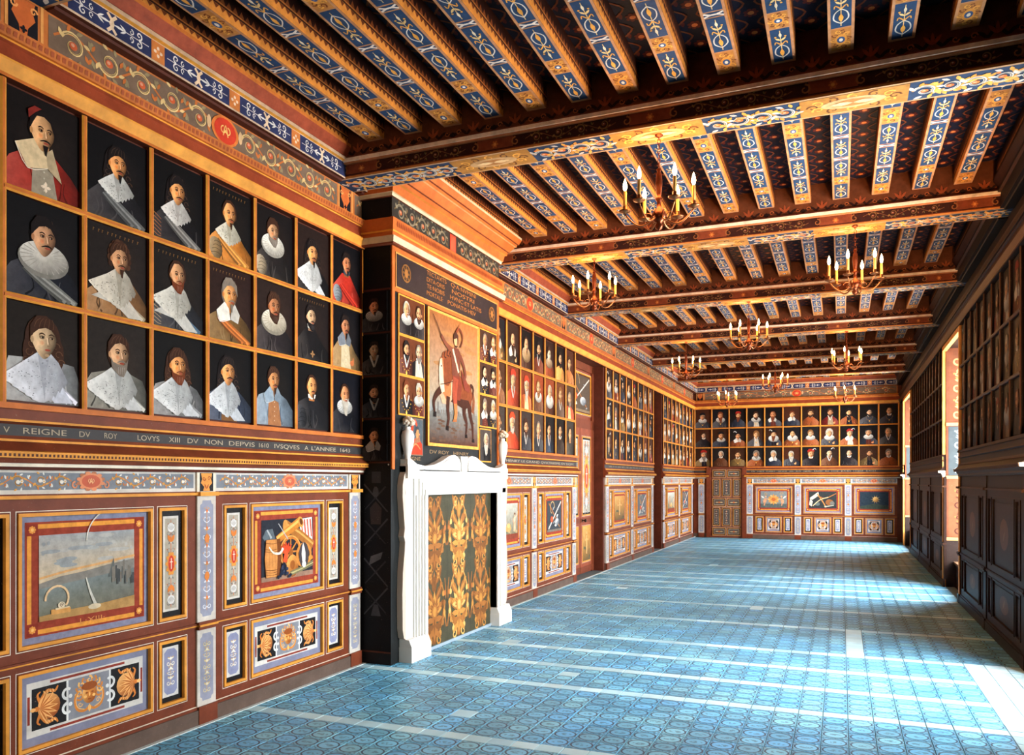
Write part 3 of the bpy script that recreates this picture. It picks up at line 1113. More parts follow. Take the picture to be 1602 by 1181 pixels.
def joist_mesh(ln, var):
    P = MB(.001)
    w = .075
    hgt = ZC - Z_JO
    P.box(-w, w, 0, ln, -hgt, 0, (58, 30, 20), (190, 134, 92))
    # painted soffit
    BL = (38, 64, 96)
    wi = w - .017
    u = [0, .34, .47, .81, .95, 1.27, 1.40, 1.74, 1.88, 2.2, 2.34, 2.62]
    fields = []
    y = .03
    k = 0
    while y < ln - .05:
        typ = (k + var * 3) % 6
        d = (.40, .17, .40, .05, .40, .05)[typ] if var == 0 else (.40, .05, .40, .26, .40, .05)[typ]
        d = min(d, ln - .03 - y)
        fields.append((typ, y, y + d))
        y += d + .012
        k += 1
    for typ, a, b in fields:
        m = (a + b) / 2
        if typ in (0, 2, 4):
            P.rect(-wi, wi, a, b, BL, 1)
            dr = 1 if typ != 2 else -1
            P.stroke([(0, a + .02), (0, b - .02)], .005, .005, (226, 190, 120), 2)
            for sg in (-1, 1):
                P.stroke([(0, m - dr * .15), (sg * .04, m - dr * .1), (sg * .034, m - dr * .03), (0, m + dr * .01)], .009, .007, (214, 208, 196), 3)
                P.stroke([(0, m + dr * .01), (sg * .03, m + dr * .05), (sg * .038, m + dr * .02)], .01, .006, (226, 160, 70), 3)
                P.leaf(0, m + dr * .06, dr * (PI / 2) - sg * .7, .05, .017, (230, 196, 130), 3)
                P.ell(sg * .03, m + dr * .11, .008, .008, (226, 160, 70), 3, 6)
            P.leaf(0, m - dr * .13, dr * PI / 2, .09, .028, (226, 160, 70), 4)
            P.leaf(0, m + dr * .1, dr * PI / 2, .06, .018, (230, 214, 180), 4)
        elif (var == 0 and typ == 1) or (var == 1 and typ == 3):
            P.rect(-wi, wi, a, b, (186, 122, 60), 1)
            for j in range(10):
                t = 2 * PI * j / 10
                P.stroke(spiral(wi * .68 * math.cos(t), m + (b - a) * .36 * math.sin(t), .022, 1.0, 1, t, 8, .3), .011, .006, (232, 164, 72) if j % 2 else (120, 64, 30), 2)
            P.ell(0, m, wi * .62, (b - a) * .25, (224, 150, 64), 3, 12)
            P.ell(0, m, wi * .42, (b - a) * .15, (60, 84, 124), 4, 10)
            P.ell(0, m, wi * .2, (b - a) * .08, (232, 220, 200), 5, 8)
        else:
            P.rect(-wi, wi, a, b, BL, 1)
            for sg in (-1, 1):
                P.stroke([(-wi, m + sg * (b - a) * .4), (-wi * .3, m), (wi * .3, m), (wi, m - sg * (b - a) * .4)], .014, .014, (226, 214, 200), 2)
    # side faces: gilt scalloped strip below, dark brown above with gap shade painted in
    for sg in (-1, 1):
        x = sg * (w + .0015)
        z0, z1, z2 = 0.0, -.062, -hgt

        def q(y0, y1, za, zb, c, o=0.0):
            xx = x + sg * o
            P.face([(xx, y0, za), (xx, y1, za), (xx, y1, zb), (xx, y0, zb)], c)
        q(0, ln, z0, z1, (206, 128, 52))
        q(0, ln, z1, z2, (54, 26, 18))
        q(0, ln, z1 - .012, z1 - .022, (180, 104, 44), .001)
        n = round(ln / .055)
        for j in range(n):
            yy = (j + .5) * ln / n
            P.face([(x + sg * .001, yy - .024, z1 + .002), (x + sg * .001, yy, z1 + .03), (x + sg * .001, yy + .024, z1 + .002)], (112, 54, 24))
            P.face([(x + sg * .001, yy - .022, z1 - .024), (x + sg * .001, yy + .022, z1 - .024), (x + sg * .001, yy, z1 - .062)], (128, 66, 30))
    return P.mesh('ceiling_joist', M_CEIL)


_jm = {}
for bi, (a, b) in enumerate(bays):
    ln = b - a
    key = round(ln, 3)
    if key not in _jm:
        _jm[key] = (joist_mesh(ln, 0), joist_mesh(ln, 1), board_mesh(.351 - .15, ln))
    for k, x in enumerate(JX):
        link('ceiling_joist', _jm[key][(k + bi) % 2], ceiling, FD(x, b, Z_JO) if k % 4 < 2 else FD(x, b, Z_JO))
        if k < 15:
            link('ceiling_board', _jm[key][2], ceiling, FD(x + .1755, b, ZC))


def beam_meshes():
    x0, x1 = XL + .002, XR - .002
    B = MB()
    B.box(x0, x1, 0, BW, Z_SOF, ZC + .01, (44, 26, 20), (44, 26, 20))
    body = B.mesh('ceiling_beam', M_CEIL)
    # soffit painting, u = x, v = -y
    P = MB(.001)
    P.rect(x0, x1, -BW, 0, (196, 150, 108), 1)
    P.rect(x0, x1, -BW + .018, -.018, (44, 62, 88), 2)
    c = -1.225
    for k in range(-2, 3):
        cx = c + 1.3 * k
        vm = -BW / 2
        if cx - .3 < x0 or cx + .3 > x1:
            continue
        P.rect(cx - .33, cx + .33, -BW + .018, -.018, (176, 120, 56), 3)
        for j in range(12):
            a = 2 * PI * j / 12
            P.stroke(spiral(cx + .25 * math.cos(a), vm + .085 * math.sin(a), .04, 1.0, 1 if math.cos(a) > 0 else -1, a, 9, .3), .016, .008, (236, 166, 72) if j % 2 else (104, 60, 34), 4)
        P.ell(cx, vm, .2, .075, (206, 160, 108), 5, 16)
        P.ell(cx, vm, .12, .05, (178, 118, 64), 6, 12)
        for sg in (-1, 1):
            P.leaf(cx, vm, 0 if sg > 0 else PI, .14, .05, (236, 196, 140), 7)
    for k in range(-3, 3):
        xa, xb = c + 1.3 * k + .35, c + 1.3 * k + .95
        if k == -2:
            xa = x0 + .04
        if k == 1:
            xb = x1 - .04
        xa, xb = max(xa, x0 + .02), min(xb, x1 - .02)
        if xb - xa < .08:
            continue
        vm = -BW / 2
        m = (xa + xb) / 2
        vine(P, xa, xb, -BW + .035, -.035, max(4, round((xb - xa) / .15)), (206, 198, 186), (214, 144, 62), (226, 164, 76), (214, 110, 54), 4, False)
        n = 5
        for j in range(n):
            x = xa + (j + .5) * (xb - xa) / n
            sg = 1 if j % 2 else -1
            P.leaf(x, vm, sg * .6 + (0 if j < n / 2 else PI), .1, .034, (232, 160, 64), 5)
            P.leaf(x + .02, vm + sg * .06, -sg * .5, .08, .026, (222, 172, 92), 5)
            P.ell(x - .03, vm - sg * .07, .014, .014, (222, 120, 60), 5, 6)
    sof = P.mesh('soffit_painting', M_CEIL)
    # painted front and back faces, u = x, v = z
    F = MB(.001)
    F.rect(x0, x1, Z_SOF, 4.225, (52, 24, 18), 1)
    F.rect(x0, x1, Z_SOF, Z_SOF + .014, (204, 130, 64), 2)
    F.rect(x0, x1, Z_SOF + .014, Z_SOF + .022, (120, 56, 28), 2)
    F.rect(x0, x1, 4.275, ZC, (92, 48, 26), 1)
    k = 0
    x = x0 + .12
    while x < x1 - .2:
        if k % 2 == 0:
            F.rect(x, x + .3, Z_SOF + .03, 4.22, (122, 58, 34), 2)
            rosette(F, x + .15, 4.175, .03, (170, 90, 40), (206, 130, 60), 3, 6)
            for sg in (-1, 1):
                F.stroke(spiral(x + .15 + sg * .17, 4.175, .035, 1, sg, PI / 2, 8, .3), .014, .008, (140, 84, 44), 3)
            x += .4
        else:
            vine(F, x, x + .7, Z_SOF + .028, 4.222, 4, (136, 98, 54), (110, 66, 40), (96, 84, 50), (120, 60, 36), 2, False)
            x += .8
        k += 1
    for k in range(15):
        x = JX[k] + .1755
        F.stroke([(x - .17, 4.30), (x - .1, 4.33), (x - .05, 4.30), (x, 4.36), (x + .05, 4.30), (x + .1, 4.33), (x + .17, 4.30)], .022, .022, (40, 20, 16), 2)
        for sg in (-1, 0, 1):
            F.leaf(x, 4.31, PI / 2 - sg * .7, .08, .024, (140, 66, 34), 3)
        F.leaf(JX[k], 4.33, -PI / 2, .05, .05, (30, 16, 14), 3)
        for sg in (-1, 1):
            F.stroke(spiral(JX[k] + sg * .05, 4.32, .022, 1, sg, 0, 7, .3), .01, .006, (150, 80, 40), 4)
    face = F.mesh('face_painting', M_CEIL)
    Mo = MB()
    for y0, y1 in ((-.04, .002), (BW - .002, BW + .04)):
        Mo.box(x0, x1, y0, y1, 4.234, 4.262, (240, 214, 184))
        Mo.box(x0, x1, y0 + (.012 if y0 < 0 else 0), y1 - (0 if y0 < 0 else .012), 4.222, 4.24, (176, 112, 72))
        Mo.box(x0, x1, y0 + (.015 if y0 < 0 else 0), y1 - (0 if y0 < 0 else .015), 4.262, 4.278, (120, 60, 40))
    mould = Mo.mesh('beam_moulding', M_CEIL)
    return body, sof, face, mould


bm = beam_meshes()
for y in BEAM_Y:
    b = link('ceiling_beam', bm[0], ceiling, Matrix.Translation((0, y, 0)))
    link('soffit_painting', bm[1], b, FD(0, y, Z_SOF))
    link('face_painting', bm[2], b, FB(0, 0, y))
    link('face_painting', bm[2], b, frame((1, 0, 0), (0, 0, 1), (0, 1, 0), (0, y + BW, 0)))
    link('beam_moulding', bm[3], b, Matrix.Translation((0, y, 0)))


# ------------------------------------------------------------------ wall trim: cornices, friezes, wall plates
def prof_strip(ln, prof, cols, mat, name, extra=None):
    mb = MB()
    mb.prism(prof, 0, ln, 'u', cols)
    if extra:
        extra(mb, ln)
    return mb.mesh(name, mat)


PAL = dict(brown=BROWN, dark=BROWN_D, orange=ORANGE, gold=GOLD, cream=CREAM, band=(60, 58, 58), red=(150, 66, 38))
PAL_SHADE = dict(brown=(36, 19, 13), dark=(22, 12, 9), orange=(44, 24, 15), gold=(66, 38, 21), cream=(80, 56, 38), band=(18, 15, 14), red=(46, 21, 14))  # panelling colours darkened so they hold the window wall's shade


def cornice_mesh(ln, p):
    prof = [(1.655, 0), (1.655, .045), (1.672, .05), (1.69, .05), (1.69, .062), (1.716, .07), (1.716, .098), (1.748, .1), (1.752, .085), (1.80, .04),
            (1.80, .05), (1.812, .05), (1.812, .036), (1.83, .03), (1.888, .03), (1.90, .05), (1.912, .05), (1.912, .036), (1.966, .036), (1.966, .056), (1.996, .056), (1.996, 0)]
    cols = [p['brown'], p['dark'], p['cream'], p['dark'], p['brown'], p['dark'], p['gold'], p['gold'], p['brown'], p['orange'],
            p['gold'], p['gold'], p['brown'], p['band'], p['brown'], p['gold'], p['brown'], p['brown'], p['orange'], p['orange'], p['orange'], p['dark']]

    def dent(mb, l):
        n = int(l / .024)
        for k in range(n):
            u = (k + .5) * l / n
            mb.face([(u - .006, 1.723, .1005), (u + .006, 1.723, .1005), (u + .006, 1.737, .101), (u - .006, 1.737, .101)], p['dark'])
    return prof_strip(ln, prof, cols, M_WOOD, 'cornice', dent)


def crown_mesh(ln, p):
    prof = [(3.628, 0), (3.628, .056), (3.645, .056), (3.70, .085), (3.712, .085), (3.712, .055), (3.80, .045), (3.81, .06), (3.82, .06), (3.822, .075), (3.872, .085), (3.885, .06), (3.885, 0)]
    cols = [p['dark'], p['orange'], p['gold'], p['gold'], p['red'], p['red'], p['red'], p['gold'], p['orange'], p['orange'], p['gold'], p['dark'], p['dark']]

    def dent(mb, l):
        n = int(l / .034)
        for k in range(n):
            u = (k + .5) * l / n
            mb.face([(u - .01, 3.833, .0795), (u + .01, 3.833, .0795), (u + .01, 3.86, .0845), (u - .01, 3.86, .0845)], mix(p['red'], p['orange'], .3))
    return prof_strip(ln, prof, cols, M_WOOD, 'crown_moulding', dent)


def plate_mesh(ln, p, paint=True):
    prof = [(4.095, 0), (4.095, .08), (4.11, .085), (4.11, .115), (4.245, .115), (4.25, .14), (4.275, .14), (4.29, .125), (4.36, .17), (4.385, .17), (4.385, 0)]
    cols = [p['dark'], p['dark'], p['dark'], (206, 176, 144) if paint else p['dark'], p['gold'], (196, 160, 126) if paint else p['dark'], p['red'], p['red'], p['orange'], p['dark'], p['dark']]

    def deco(mb, l):
        if not paint:
            return
        mb.base = .1155
        mb.eps = .0008
        mb.rect(0, l, 4.122, 4.238, (44, 50, 84), 1)
        n = max(1, round(l / .72))
        d = l / n
        for k in range(n):
            x = k * d
            vm = 4.18
            mb.rect(x - .05 if k else x, x + .05, 4.122, 4.238, (196, 116, 56), 2)
            rosette(mb, x + (0 if k else .02), vm, .035, (226, 200, 170), (206, 130, 70), 3, 4)
            for sg in (-1, 1):
                xm = x + d / 2
                mb.stroke([(xm - .03 * sg, 4.13), (xm + .01 * sg, vm), (xm - .03 * sg, 4.23)], .018, .018, (226, 196, 160), 2)
                xa, xb = (x + .07, xm - .06) if sg < 0 else (xm + .06, x + d - .07)
                mb.stroke([(xa, vm), (xb, vm)], .005, .005, (206, 196, 190), 3)
                xc = xa + .07 if sg < 0 else xb - .07
                for s2 in (-1, 1):
                    mb.stroke(spiral(xc, vm + s2 * .026, .024, 1.1, s2 * sg, PI / 2 * -s2, 10, .2), .01, .005, (222, 216, 208), 3)
                    mb.stroke(spiral(xc - sg * .055, vm + s2 * .02, .018, 1.0, -s2 * sg, PI / 2 * s2, 8, .2), .008, .004, (222, 216, 208), 3)
                    mb.leaf(xc - sg * .09, vm, (0 if sg < 0 else PI) + s2 * .5, .05, .012, (222, 216, 208), 3)
                mb.leaf(xc - sg * .1, vm, 0 if sg < 0 else PI, .08, .014, (222, 216, 208), 4)
    return prof_strip(ln, prof, cols, M_CEIL, 'wall_plate', deco)


def frieze_mesh(ln, mono=True):
    P = MB(.0012)
    h0, h1 = 3.885, 4.098
    P.box(0, ln, h0, h1, 0, .02, (150, 80, 44))
    P.base = .02
    P.rect(0, ln, h0, h1, (196, 112, 54), 1)
    bw = .1
    # block with a bearded-mask bracket at the start of the unit
    P.rect(-0 + .02, bw * 2 - .02, h0 + .01, h1 - .01, INK, 2)
    P.poly([(.035, h1 - .012), (.165, h1 - .012), (.15, h1 - .06), (.165, h1 - .1), (.125, h0 + .06), (.12, h0 + .02), (.08, h0 + .02), (.075, h0 + .06), (.035, h1 - .1), (.05, h1 - .06)], (206, 104, 50), 3)
    for sx in (-1, 1):
        P.stroke(spiral(.1 + sx * .055, h1 - .055, .022, 1.1, sx, 0, 9, .2), .012, .006, (240, 160, 90), 4)
    for k in range(4):
        P.leaf(.1, h0 + .045, k * PI / 2, .022, .016, INK, 4)
    for x in (.0, bw * 2 - .005):
        P.rect(x, x + .016, h0, h1, (226, 156, 84), 3)
    a, b = bw * 2 + .04, ln - .02
    P.rect(a, b, h0 + .014, h1 - .014, (118, 96, 78), 2)
    m = (a + b) / 2
    for x0, x1 in ((a + .03, m - .12), (m + .12, b - .03)):
        vine(P, x0, x1, h0 + .022, h1 - .022, 5, (224, 190, 128), (196, 110, 54), (150, 132, 96), (200, 92, 52), 3)
    for sg in (-1, 1):
        P.leaf(m + sg * .1, (h0 + h1) / 2 + .03, PI / 2 + sg * .9, .09, .03, (226, 196, 150), 5)
        P.ell(m + sg * .15, (h0 + h1) / 2 + .01, .02, .045, (214, 176, 130), 5, 9)
    P.ell(m, (h0 + h1) / 2, .13, .098, (214, 120, 56), 6, 18)
    P.ell(m, (h0 + h1) / 2, .105, .085, (206, 62, 40), 7, 18)
    monogram(P, m, (h0 + h1) / 2, .065, (240, 190, 110), 8)
    return P.mesh('frieze_panel', M_WOOD)


LSEC = [(YA, 5.95), (8.28, 12.09), (13.7, 17.7), (18.67, YB)]
for a, b in LSEC:
    link('cornice', cornice_mesh(b - a - .002, PAL), wall_left, FL(a))
for a, b in ((YA, 5.95), (8.28, YB)):
    link('crown_moulding', crown_mesh(b - a, PAL), wall_left, FL(a))
for k, (a, b) in enumerate(bays):
    link('wall_plate', plate_mesh(b - a, PAL), wall_left, FL(a))
fz = frieze_mesh(2.88)
for k in range(-1, 7):
    link('frieze_panel', fz, wall_left, FL(2.72 + 2.88 * k))
link('cornice', cornice_mesh(XR - (-2.5), PAL), wall_end, FB(-2.5))
link('cornice', cornice_mesh(.46, PAL), wall_end, FB(XL))
link('crown_moulding', crown_mesh(XR - XL, PAL), wall_end, FB(XL))
link('wall_plate', plate_mesh(XR - XL, PAL), wall_end, FB(XL))
fe = frieze_mesh(XR - XL - .2)
link('frieze_panel', fe, wall_end, FB(XL + .1))
RET = MB()  # cream colour paints daylight onto the ends of the dark cornice
RET.prism([(1.655, 0), (1.655, .046), (1.69, .052), (1.72, .07), (1.72, .1), (1.752, .104), (1.752, 0)], 0, .05, 'u', (226, 206, 176))
RET_ME = RET.mesh('cornice_return', M_WOOD)
RSEC = [(2.0, 5.8), (7.7, 11.88), (13.62, 19.8), (21.9, YB)]
for a, b in RSEC:
    link('cornice', cornice_mesh(b - a, PAL_SHADE), wall_right, FR(b))
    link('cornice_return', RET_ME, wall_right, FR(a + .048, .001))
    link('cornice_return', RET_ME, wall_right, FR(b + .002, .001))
link('crown_moulding', crown_mesh(YB - YA, PAL_SHADE), wall_right, FR(YB))
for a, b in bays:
    link('wall_plate', plate_mesh(b - a, PAL_SHADE, False), wall_right, FR(b))


# ------------------------------------------------------------------ lettering
def lettering(words, size, M, parent, col, squeeze=None, name='lettering'):
    """words: list of (text, u_start, u_end or None, v)"""
    cu = bpy.data.curves.new('text', 'FONT')
    ob = bpy.data.objects.new('text', cu)
    COL.objects.link(ob)
    mb = MB()
    for txt, u0, u1, v in words:
        cu.body = txt
        cu.size = size / .72
        dg = bpy.context.evaluated_depsgraph_get()
        dg.update()
        me = bpy.data.meshes.new_from_object(ob.evaluated_get(dg))
        xs = [q.co.x for q in me.vertices]
        if xs:
            w = max(xs) - min(xs) or 1
            s = (u1 - u0) / w if u1 else 1.0
            x0 = min(xs)
            i = len(mb.v)
            mb.v.extend([(u0 + (q.co.x - x0) * s, v + q.co.y, 0) for q in me.vertices])
            for p in me.polygons:
                mb.f.append(tuple(i + k for k in p.vertices))
                mb.c.append(col)
        bpy.data.meshes.remove(me)
    bpy.data.objects.remove(ob)
    bpy.data.curves.remove(cu)
    return put(name, mb, M_OIL, parent, M)


def yl(x, X=-3.885):                # y on the left wall for a photograph column
    t = (x - 801) / 1242
    return X * (CT + t * ST) / (t * CT - ST) if abs(t * CT - ST) > 1e-6 else 0


near_words = [('V', 6, 16), ('REIGNE', 37, 105), ('DV', 125, 142), ('ROY', 164, 184), ('LOVYS', 216, 250), ('XIII', 265, 282), ('DV', 294, 311), ('NON', 321, 349),
              ('DEPVIS', 359, 399), ('1610', 406, 421), ('IVSQVES', 430, 469), ('A', 477, 483), ("L'ANNEE", 488, 526), ('1643', 533, 548)]
LET = (176, 162, 138)
lettering([(t, yl(a), yl(b), 1.843) for t, a, b in near_words], .032, FL(0, 0, XL + .0315), wall_left, LET)
lettering([('HENRY LE GRAND QVATRIESME DV NOM', 9.2, 11.9, 1.843)], .03, FL(0, 0, XL + .0315), wall_left, LET)


def faded_letters(u0, u1, M, parent):       # worn lettering too far away to read: short strokes
    P = MB()
    r = random.Random(int(u0 * 100) + 5)
    u = u0
    while u < u1:
        for k in range(r.randint(3, 8)):
            P.stroke([(u, 1.845), (u + r.uniform(-.004, .006), 1.875)], .006, .006, LET, 0)
            if r.random() < .6:
                P.stroke([(u, r.choice([1.848, 1.86, 1.873])), (u + .018, 1.86)], .005, .005, LET, 0)
            u += .035
        u += .06
    put('faded_lettering', P, M_OIL, parent, M)


faded_letters(14.0, 17.4, FL(0, 0, XL + .0315), wall_left)
faded_letters(19.0, 22.6, FL(0, 0, XL + .0315), wall_left)
faded_letters(-2.3, .9, FB(0, 0, YB - .0315), wall_end)


# ------------------------------------------------------------------ wainscot bays
def gold_frame(P, u0, u1, v0, v1, p, n0=.0, n1=.03, w=.018):
    """raised mitred gilt moulding round a panel"""
    z = n1
    for (a, b, c, d) in ((u0, u1, v0, v0 + w), (u0, u1, v1 - w, v1), (u0, u0 + w, v0 + w, v1 - w), (u1 - w, u1, v0 + w, v1 - w)):
        P.box(a, b, c, d, n0, z, p['gold'] if p is PAL else p['orange'])
    P.base, e = n1 - .008, P.eps
    P.ring(u0 - .012, u1 + .012, v0 - .012, v1 + .012, .004, p['cream'] if p is PAL else p['gold'], 1)
    P.base = 0


PH = .0825


def frame_part(pw, rects, p, v0=.1, v1=1.53):
    """rails and stiles left standing round the sunk panels"""
    P = MB()
    P.box(-pw / 2 - PH, pw / 2 - PH, v0, v1, 0, .004, p['dark'])
    rows = sorted(set((r[2], r[3]) for r in rects))
    v = v0
    for a, b in rows:
        P.box(-pw / 2 - PH, pw / 2 - PH, v, a, .003, .022, p['brown'])
        rr = sorted([r for r in rects if (r[2], r[3]) == (a, b)])
        u = -pw / 2 - PH
        for r in rr:
            P.box(u, r[0], a, b, .003, .022, p['brown'])
            u = r[1]
        P.box(u, pw / 2 - PH, a, b, .003, .022, p['brown'])
        v = b
    P.box(-pw / 2 - PH, pw / 2 - PH, v, v1, .003, .022, p['brown'])
    for r in rects:
        gold_frame(P, *r, p)
    # middle and upper gilt lines
    P.box(-pw / 2 - PH, pw / 2 - PH, .636, .664, .02, .034, p['brown'])
    P.box(-pw / 2 - PH, pw / 2 - PH, .646, .653, .03, .038, p['gold'])
    P.box(-pw / 2 - PH, pw / 2 - PH, 1.505, 1.522, .02, .045, p['gold'])
    P.box(-pw / 2 - PH, pw / 2 - PH, .1, .118, .02, .036, p['brown'])
    P.box(-pw / 2 - PH, pw / 2 - PH, .118, .122, .02, .03, p['cream'] if p is PAL else p['orange'])
    return P.mesh('panel_frame', M_WOOD)


def orn_up(w, h, dark=False):
    P = MB()
    P.box(-w / 2, w / 2, 0, h, 0, .004, BLACK)
    P.base = .004
    P.rect(-w / 2 + .03, w / 2 - .03, .035, h - .035, (218, 212, 202), 1)
    P.rect(-w / 2 + .045, w / 2 - .045, .05, h - .05, (178, 168, 150), 2)
    candelabrum(P, 0, .06, h - .06, w - .1, ((132, 128, 122), (206, 108, 52), (206, 196, 180)), 3, .05, (h / 2, (206, 64, 36), (226, 150, 64)))
    for sg in (-1, 1):
        y = h / 2 + sg * h * .34
        P.ell(0, y, w * .16, w * .16, (222, 220, 216), 5, 10)
        for k in range(5):
            P.leaf(0, y - sg * w * .1, PI / 2 * sg + (k - 2) * .4, w * .22, w * .06, (190, 186, 180), 6)
        for s2 in (-1, 1):
            P.leaf(0, h / 2 + sg * h * .2, PI / 2 * sg + s2 * .5, w * .3, w * .14, (222, 128, 54), 6)
    return P.mesh('ornament_panel', M_WOOD)


def orn_low(w, h):
    P = MB()
    P.box(-w / 2, w / 2, 0, h, 0, .004, BLACK)
    P.base = .004
    a, b, c, d = -w / 2 + .026, w / 2 - .03, .032, h - .026
    P.rect(a, b, c, d, (216, 212, 206), 1)
    k = .024
    a2, b2, c2, d2 = a + .012, b - .012, c + .014, d - .014
    P.poly([(a2 + k, c2), (b2 - k, c2), (b2, c2 + k), (b2, d2 - k), (b2 - k, d2), (a2 + k, d2), (a2, d2 - k), (a2, c2 + k)], (142, 146, 176), 2)
    candelabrum(P, (a + b) / 2, c + .07, d - .06, w * .42, ((232, 226, 208), (214, 170, 84), (240, 236, 224)), 3, .028)
    return P.mesh('ornament_panel', M_WOOD)


def mask_panel(w, h):
    P = MB()
    P.box(-w / 2, w / 2, 0, h, 0, .004, LAV)
    P.base = .004
    a, b, c, d = -w / 2 + .04, w / 2 - .04, .045, h - .04
    P.rect(a, b, c, d, (214, 210, 202), 1)
    P.rect(-w * .29, w * .29, c + .008, c + .022, (140, 52, 36), 2)
    P.rect(-w * .29, w * .29, d - .022, d - .008, (140, 52, 36), 2)
    for x in (a + .004, b - .018):
        P.rect(x, x + .014, c + .07, d - .07, (140, 52, 36), 2)
    a2, b2, c2, d2 = a + .028, b - .028, c + .034, d - .034
    P.rect(a2, b2, c2, d2, (24, 22, 24), 2)
    hw = (b2 - a2) * .19
    m = (c2 + d2) / 2
    P.rect(-hw - .012, hw + .012, c2, d2, (228, 228, 226), 3)
    P.rect(-hw, hw, c2, d2, (136, 138, 146), 4)
    for sg in (-1, 1):
        for s2 in (-1, 1):
            P.stroke(spiral(sg * (hw + .006), m + s2 * (d2 - c2) * .19, .03, .62, sg * s2, -PI / 2 * s2, 10, .8), .016, .014, (230, 230, 228), 5)
            P.ell(sg * (hw - .012), m + s2 * .022, .012, .012, (230, 230, 228), 5, 8)
        shell(P, sg * (hw + (b2 - hw) / 2 + .01), m, min((b2 - hw) * .42, (d2 - c2) * .4), -sg, 5)
    mask_face(P, 0, m + .005, (d2 - c2) * .42, 5)
    return P.mesh('mask_panel', M_WOOD)


def frieze_small(w, simple=False):
    P = MB()
    P.box(-w / 2, w / 2, 1.53, 1.66, 0, .02, (212, 206, 196))
    P.base = .02
    P.rect(-w / 2 + .02, w / 2 - .02, 1.552, 1.642, (122, 128, 136), 1)
    n = max(2, round((w / 2 - .16) / .13))
    for sg in (-1, 1):
        a, b = (-w / 2 + .05, -.12) if sg < 0 else (.12, w / 2 - .05)
        vine(P, a, b, 1.558, 1.636, n, (222, 158, 66), (206, 120, 50), (226, 226, 218), (232, 226, 214), 2)
        for k in range(n):
            rosette(P, a + (k + .9) * (b - a) / n - .03, 1.597, .011, (226, 222, 212), (220, 170, 90), 5, 6)
    cartouche(P, 0, 1.597, .075, .045, (196, 92, 62), (222, 140, 96), (240, 190, 130), 5)
    for sg in (-1, 1):
        P.stroke(spiral(sg * .1, 1.575, .022, 1.1, -sg, PI / 2, 8, .2), .01, .005, (222, 140, 96), 6)
    return P.mesh('frieze_panel', M_WOOD)


def pilaster(w=.165, p=None):
    P = MB()
    for v0, v1 in ((.118, .622), (.672, 1.5)):
        P.box(-w / 2, w / 2, v0, v1, .0, .034, (202, 194, 182) if p is PAL else p['brown'])
        if p is PAL:
            P.base = .034
            i = .024
            P.poly([(-w / 2 + i, v0 + .06), (-w / 2 + .04, v0 + .05), (-w / 2 + .045, v0 + .032), (w / 2 - .045, v0 + .032), (w / 2 - .04, v0 + .05), (w / 2 - i, v0 + .06),
                    (w / 2 - i, v1 - .06), (w / 2 - .04, v1 - .05), (w / 2 - .045, v1 - .03), (-w / 2 + .045, v1 - .03), (-w / 2 + .04, v1 - .05), (-w / 2 + i, v1 - .06)], (146, 148, 164), 1)
            if v0 > .5:
                candelabrum(P, 0, v0 + .07, v1 - .07, w - .075, ((214, 216, 222), (206, 150, 84), (220, 120, 60)), 2, .055)
                for f in (.36, .66):
                    P.ell(0, v0 + (v1 - v0) * f, .022, .03, (222, 132, 60), 6, 9)
            else:
                candelabrum(P, 0, v0 + .08, v1 - .08, w - .085, ((204, 190, 150), (200, 160, 96), (226, 214, 180)), 2, .035)
            P.base = 0
    P.box(-w / 2, w / 2, .0, .118, .02, .05, p['brown'])
    P.box(-w / 2, w / 2, .622, .672, .0, .05, p['brown'])
    P.box(-w / 2, w / 2, .643, .656, .0, .058, p['gold'])
    P.box(-w / 2, w / 2, 1.5, 1.527, .0, .062, p['gold'])
    P.box(-w / 2, w / 2, 1.527, 1.655, .0, .032, p['cream'] if p is PAL else p['brown'])
    if p is PAL:
        P.base = .032
        P.rect(-w / 2 + .022, w / 2 - .022, 1.53, 1.652, INK, 1)
        P.poly([(-.05, 1.65), (.05, 1.65), (.04, 1.61), (.05, 1.585), (.022, 1.56), (.03, 1.532), (-.03, 1.532), (-.022, 1.56), (-.05, 1.585), (-.04, 1.61)], (226, 150, 66), 2)
        for sg in (-1, 1):
            P.stroke(spiral(sg * .022, 1.615, .016, 1.1, sg, 0, 8, .2), .008, .004, (170, 84, 34), 3)
            P.leaf(0, 1.545, PI / 2 + sg * .5, .04, .012, (170, 84, 34), 3)
        P.base = 0
    return P.mesh('pilaster', M_WOOD)


# ---- emblem paintings (each about w x h, lower left at -w/2, 0)
def emblem_border(P, w, h):
    P.box(-w / 2, w / 2, 0, h, 0, .004, LAV)
    P.base = .004
    P.rect(-w / 2 + .03, w / 2 - .03, .035, h - .03, (150, 62, 44), 1)
    i = .042
    a, b, c, d = -w / 2 + i, w / 2 - i, i + .004, h - i
    for (u0, u1, v0, v1) in ((a + .06, b - .06, c, c + .024), (a + .06, b - .06, d - .024, d), (a, a + .024, c + .06, d - .06), (b - .024, b, c + .06, d - .06)):
        P.rect(u0, u1, v0, v1, (228, 154, 64), 2)
    for x in (a + .028, b - .028):
        for y in (c + .028, d - .028):
            P.rect(x - .032, x + .032, y - .032, y + .032, (140, 52, 38), 3)
            rosette(P, x, y, .022, (228, 150, 70), (244, 190, 110), 4, 8)
    return a + .065, b - .065, c + .065, d - .06


